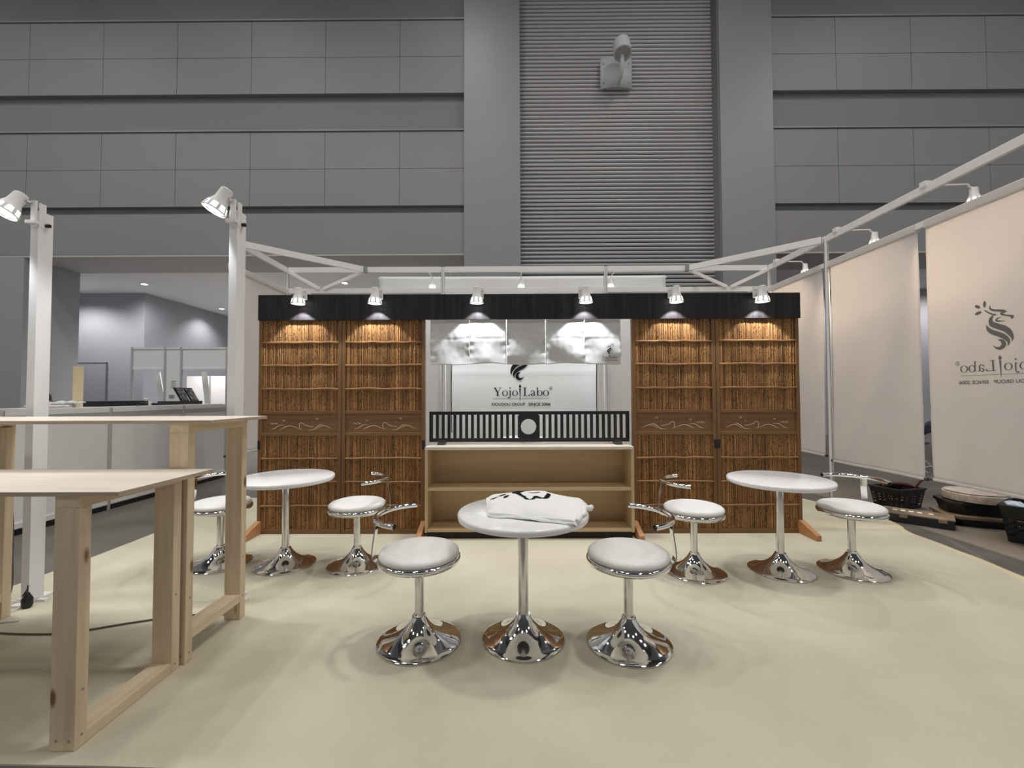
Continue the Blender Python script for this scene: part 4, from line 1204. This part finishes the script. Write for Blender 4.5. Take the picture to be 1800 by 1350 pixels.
pr_ = thing('person', 'person with dark hair in a white shirt seated behind the low partition', 'person', (-5.64, 4.78, 0))
pr_['_o'] = (0, 0, 0)
def skin_mesh(name, V, E, R_, m, parent, sub=2):
    me = bpy.data.meshes.new(name)
    me.from_pydata(V, E, [])
    o = bpy.data.objects.new(name, me)
    COL.objects.link(o)
    o.parent = parent
    md = o.modifiers.new('skin', 'SKIN')
    md.use_smooth_shade = True
    for i, r in enumerate(R_):
        me.skin_vertices[0].data[i].radius = r if isinstance(r, tuple) else (r, r)
    me.skin_vertices[0].data[0].use_root = True
    s = o.modifiers.new('sub', 'SUBSURF'); s.levels = sub; s.render_levels = sub
    me.materials.append(m)
    return o
# sits facing +x in its own frame
V = [(0, 0, 0.50), (0.0, 0, 0.66), (0.02, 0, 0.86), (0.03, 0, 1.00), (0.035, 0, 1.07), (0.04, 0, 1.12), (0.055, 0, 1.185), (0.055, 0, 1.25),
     (0.02, 0.17, 0.985), (0.04, 0.215, 0.74), (0.24, 0.17, 0.70), (0.31, 0.15, 0.705),
     (0.02, -0.17, 0.985), (0.04, -0.215, 0.74), (0.24, -0.17, 0.70), (0.31, -0.15, 0.705),
     (0.05, 0.09, 0.50), (0.42, 0.11, 0.50), (0.44, 0.11, 0.10), (0.54, 0.11, 0.04),
     (0.05, -0.09, 0.50), (0.42, -0.11, 0.50), (0.44, -0.11, 0.10), (0.54, -0.11, 0.04)]
Ed = [(0, 1), (1, 2), (2, 3), (3, 4), (4, 5), (5, 6), (6, 7), (3, 8), (8, 9), (9, 10), (10, 11), (3, 12), (12, 13), (13, 14), (14, 15),
      (0, 16), (16, 17), (17, 18), (18, 19), (0, 20), (20, 21), (21, 22), (22, 23)]
Rr = [(0.15, 0.12), (0.135, 0.10), (0.15, 0.105), (0.12, 0.08), 0.055, 0.05, (0.075, 0.085), (0.07, 0.085),
      0.06, 0.045, 0.032, 0.028, 0.06, 0.045, 0.032, 0.028, 0.085, 0.062, 0.042, 0.035, 0.085, 0.062, 0.042, 0.035]
skin_mesh('body', V, Ed, Rr, M['skin'], pr_)
V2 = [V[0], V[1], V[2], V[3], (0.032, 0, 1.045), V[8], V[9], (0.18, 0.18, 0.71), V[12], V[13], (0.18, -0.18, 0.71)]
skin_mesh('shirt', V2, [(0, 1), (1, 2), (2, 3), (3, 4), (3, 5), (5, 6), (6, 7), (3, 8), (8, 9), (9, 10)],
          [(0.16, 0.13), (0.15, 0.115), (0.165, 0.12), (0.135, 0.095), 0.07, 0.072, 0.06, 0.048, 0.072, 0.06, 0.048], M['paper'], pr_)
V3 = [(0, 0, 0.49), (0.05, 0.09, 0.50), (0.42, 0.11, 0.50), (0.44, 0.11, 0.14), (0.05, -0.09, 0.50), (0.42, -0.11, 0.50), (0.44, -0.11, 0.14)]
skin_mesh('trousers', V3, [(0, 1), (1, 2), (2, 3), (0, 4), (4, 5), (5, 6)], [(0.165, 0.12), 0.096, 0.072, 0.055, 0.096, 0.072, 0.055], M['denim'], pr_)
hr = MB()
def hairfn(u, v):
    a = 2 * PI * u; e_ = v * 1.75
    r = 0.101 * (1 + 0.06 * noise.noise(Vector((math.cos(a) * 3, math.sin(a) * 3, v * 5))))
    x = -0.012 + 0.055 - r * math.sin(e_) * math.cos(a) * 1.03 - 0.012 * math.sin(e_)
    z = 1.235 + r * math.cos(e_) * 1.08
    if math.cos(a) < -0.35: z = max(z, 1.285)
    return (x, r * 0.93 * math.sin(e_) * math.sin(a), z)
hr.grid(hairfn, 24, 12)
hr.build('hair', M['hair'], pr_, smooth=180, fixn=False)
fc = MB().prism([(0.138, 1.225), (0.158, 1.205), (0.138, 1.20)], 'y', -0.012, 0.012)
fc.build('nose', M['skin'], pr_)
for s in (-1, 1):
    MB().lathe([(0, -0.008), (0.008, 0), (0, 0.008)], 8, (0.135, s * 0.03, 1.235)).build('eye', M['hair'], pr_)
    MB().tube([(0.05, s * 0.088, 1.245), (0.045, s * 0.096, 1.225), (0.055, s * 0.089, 1.20)], 0.011, 6).build('ear', M['skin'], pr_, smooth=60)
MB().tube([(0.138, -0.02, 1.175), (0.143, 0, 1.173), (0.138, 0.02, 1.175)], 0.004, 6).build('mouth', M['maroon'], pr_)
pr_.location = (-5.43, 4.88, 0)
pr_.rotation_euler = (0, 0, math.radians(125))

# ------------------------------------------------------------------ CRATES AND BASKETS AT THE RIGHT
def basket(name, label, c, rz, lx, ly, h, taper=0.82, cat='basket'):
    t = thing(name, label, cat, (c[0], c[1], 0), 'black plastic baskets')
    t['_o'] = (0, 0, 0)
    bx, by = lx * taper, ly * taper
    def P(sx, sy, k):
        return (sx * (bx + (lx - bx) * k) / 2, sy * (by + (ly - by) * k) / 2, 0.004 + h * k)
    MB().add([P(-1, -1, 0), P(1, -1, 0), P(1, 1, 0), P(-1, 1, 0)], [(0, 1, 2, 3)]).build('bottom', M['plastic_black'], t, thick=0.006)
    # walls with real slots: horizontal bands and uprights
    w = MB()
    def lerp(a, b, k): return tuple(a[i] + (b[i] - a[i]) * k for i in range(3))
    for (s0, s1) in (((-1, -1), (1, -1)), ((1, -1), (1, 1)), ((1, 1), (-1, 1)), ((-1, 1), (-1, -1))):
        def Q(u, k):
            return lerp(P(*s0, k), P(*s1, k), u)
        def patch(u0, u1, k0, k1):
            w.add([Q(u0, k0), Q(u1, k0), Q(u1, k1), Q(u0, k1)], [(0, 1, 2, 3)])
        patch(0, 1, 0, 0.16); patch(0, 1, 0.74, 1.0)
        nu = 5
        for i in range(nu + 1):
            uc = i / nu
            patch(max(0, uc - 0.035), min(1, uc + 0.035), 0.16, 0.74)
        for k in (0.25, 0.39, 0.53, 0.67):
            patch(0, 1, k, k + 0.075)
    w.build('slotted_wall', M['plastic_black'], t, thick=0.005, fixn=False)
    r = MB()
    for (a, b) in (((-1, -1), (1, -1)), ((1, -1), (1, 1)), ((1, 1), (-1, 1)), ((-1, 1), (-1, -1))):
        r.bar(P(*a, 1.0), P(*b, 1.0), 0.03, 0.018)
    r.build('rim', M['plastic_black'], t, bevel=0.003)
    t.rotation_euler = (0, 0, rz)
    return t
basket('shopping_basket', 'black slotted basket with dark red handle behind the flat case', (4.28, 4.86), 0.25, 0.38, 0.31, 0.21)
o = MB().tube(crom([(4.13, 4.86, 0.225), (4.2, 4.82, 0.26), (4.33, 4.80, 0.25), (4.42, 4.83, 0.225)], 5), 0.022, 8).build('hand_broom', M['maroon'], None, smooth=60, org=(4.28, 4.82, 0.22))
tag(o, 'dark red tool handle resting across the black basket', 'tool')
o = MB().tube([(4.42, 4.80, 0.20), (4.47, 4.78, 0.29), (4.53, 4.76, 0.335)], 0.012, 8).build('screwdriver', M['maroon'], None, smooth=60, org=(4.44, 4.79, 0.2))
tag(o, 'thin dark red grip sticking up out of the black basket', 'tool')

cs = thing('tool_case', 'long flat black case with brown lid on the concrete beside the carpet', 'case', (4.05, 4.28, 0))
cs['_o'] = (0, 0, 0)
box(-0.25, 0.25, -0.13, 0.13, 0.0, 0.078).build('case_body', M['plastic_black'], cs, bevel=0.006)
box(-0.255, 0.255, -0.135, 0.135, 0.078, 0.095).build('case_lid', M['case_lid'], cs, bevel=0.005)
for x in (-0.16, -0.1, -0.04, 0.02, 0.1):
    box(x - 0.022, x + 0.012, -0.02, 0.02, 0.095, 0.098).build('lid_sticker', M['paper'], cs)
for x in (-0.1, 0.17):
    box(x - 0.03, x + 0.03, -0.145, -0.134, 0.055, 0.088).build('latch', M['case_lid'], cs, bevel=0.002)
cs.rotation_euler = (0, 0, math.radians(-43))
cs.location = (3.935, 4.245, 0)

def crate(loc, rz, lx, ly, h, label, lid, z):
    t = thing('tool_crate', label, 'crate', (loc[0], loc[1], z), 'stacked black crates')
    t['_o'] = (0, 0, 0)
    mb = MB()
    ch_ = 0.09
    poly = lambda k: [(-lx / 2 * k + ch_, -ly / 2 * k), (lx / 2 * k - ch_, -ly / 2 * k), (lx / 2 * k, -ly / 2 * k + ch_), (lx / 2 * k, ly / 2 * k - ch_), (lx / 2 * k - ch_, ly / 2 * k), (-lx / 2 * k + ch_, ly / 2 * k), (-lx / 2 * k, ly / 2 * k - ch_), (-lx / 2 * k, -ly / 2 * k + ch_)]
    a, b = poly(0.93), poly(1.0)
    mb.add([(p[0], p[1], 0) for p in a] + [(p[0], p[1], h - 0.03) for p in b], [tuple(range(7, -1, -1)), tuple(range(8, 16))] + [(i, (i + 1) % 8, 8 + (i + 1) % 8, 8 + i) for i in range(8)])
    mb.build('crate_body', M['plastic_black'], t, bevel=0.005)
    MB().prism(poly(1.05), 'z', h - 0.03, h).build('crate_rim', lid, t, bevel=0.004)
    st_ = box(0.14, 0.26, -ly / 2 - 0.004, -ly / 2 + 0.03, h * 0.3, h * 0.3 + 0.04).build('label_sticker', M['paper'], t)
    mk_ = MB()
    for q_ in range(5):
        mk_.box(0.155 + q_ * 0.018, 0.168 + q_ * 0.018, -ly / 2 - 0.0055, -ly / 2 - 0.004, h * 0.3 + 0.01, h * 0.3 + 0.03)
    mk_.build('label_print', M['ink'], st_)
    t.rotation_euler = (0, 0, rz)
    return t
crate((4.54, 4.22), math.radians(-24), 0.66, 0.44, 0.095, 'lower black crate with pale edged lid in the stack at right', M['case_lid'], 0.0)
crate((4.56, 4.25), math.radians(-24), 0.60, 0.40, 0.112, 'upper black crate under the coiled tape in the stack at right', M['plastic_black'], 0.097)
co = thing('tape_coil', 'round coil of pale tape wrapped in clear film on the upper black crate', 'coil', (4.53, 4.26, 0.211))
co['_o'] = (0, 0, 0)
MB().lathe([(0.10, 0.005), (0.10, 0.075), (0.22, 0.085), (0.245, 0.075), (0.25, 0.045), (0.245, 0.008), (0.22, 0.0)], 40, (0, 0, 0), True).build('tape_roll', M['coil'], co, smooth=50)
MB().grid(lambda u, v: (0.235 * (v) * math.cos(2 * PI * u), 0.235 * v * math.sin(2 * PI * u), 0.088 + 0.012 * noise.noise(Vector((math.cos(2 * PI * u) * v * 4, math.sin(2 * PI * u) * v * 4, 1))) * (1 - v * 0.6)), 36, 8).build('wrapping_film', M['coil'], co, smooth=180, fixn=False)
basket('carry_basket', 'black slotted basket holding pale cloths at the right edge of the view', (4.40, 3.66), 0.55, 0.42, 0.36, 0.30, 0.78)
for i, (p, m_, r, lb, nm) in enumerate((((4.30, 3.72, 0.285), M['bag_blue'], 0.08, 'pale blue plastic bag in the basket at the right edge', 'plastic_bag'), ((4.50, 3.64, 0.285), M['bag_pink'], 0.11, 'pale pink cloth in the basket at the right edge', 'folded_cloth'))):
    mb = MB()
    def bl(u, v, r=r, i=i):
        a = 2 * PI * u; e_ = PI * v
        k = r * (1 + 0.35 * noise.noise(Vector((math.cos(a) * math.sin(e_) * 2.5, math.sin(a) * math.sin(e_) * 2.5, math.cos(e_) * 2.5 + i * 5))))
        return (p[0] + k * math.cos(a) * math.sin(e_), p[1] + k * math.sin(a) * math.sin(e_), p[2] + k * 0.55 * math.cos(e_))
    mb.grid(bl, 20, 12)
    tag(mb.build(nm, m_, None, smooth=180, org=(p[0], p[1], p[2] - 0.05), fixn=False), lb, 'bag' if i == 0 else 'cloth')

# tidy the helper property
for o in list(bpy.data.objects):
    if '_o' in o:
        del o['_o']
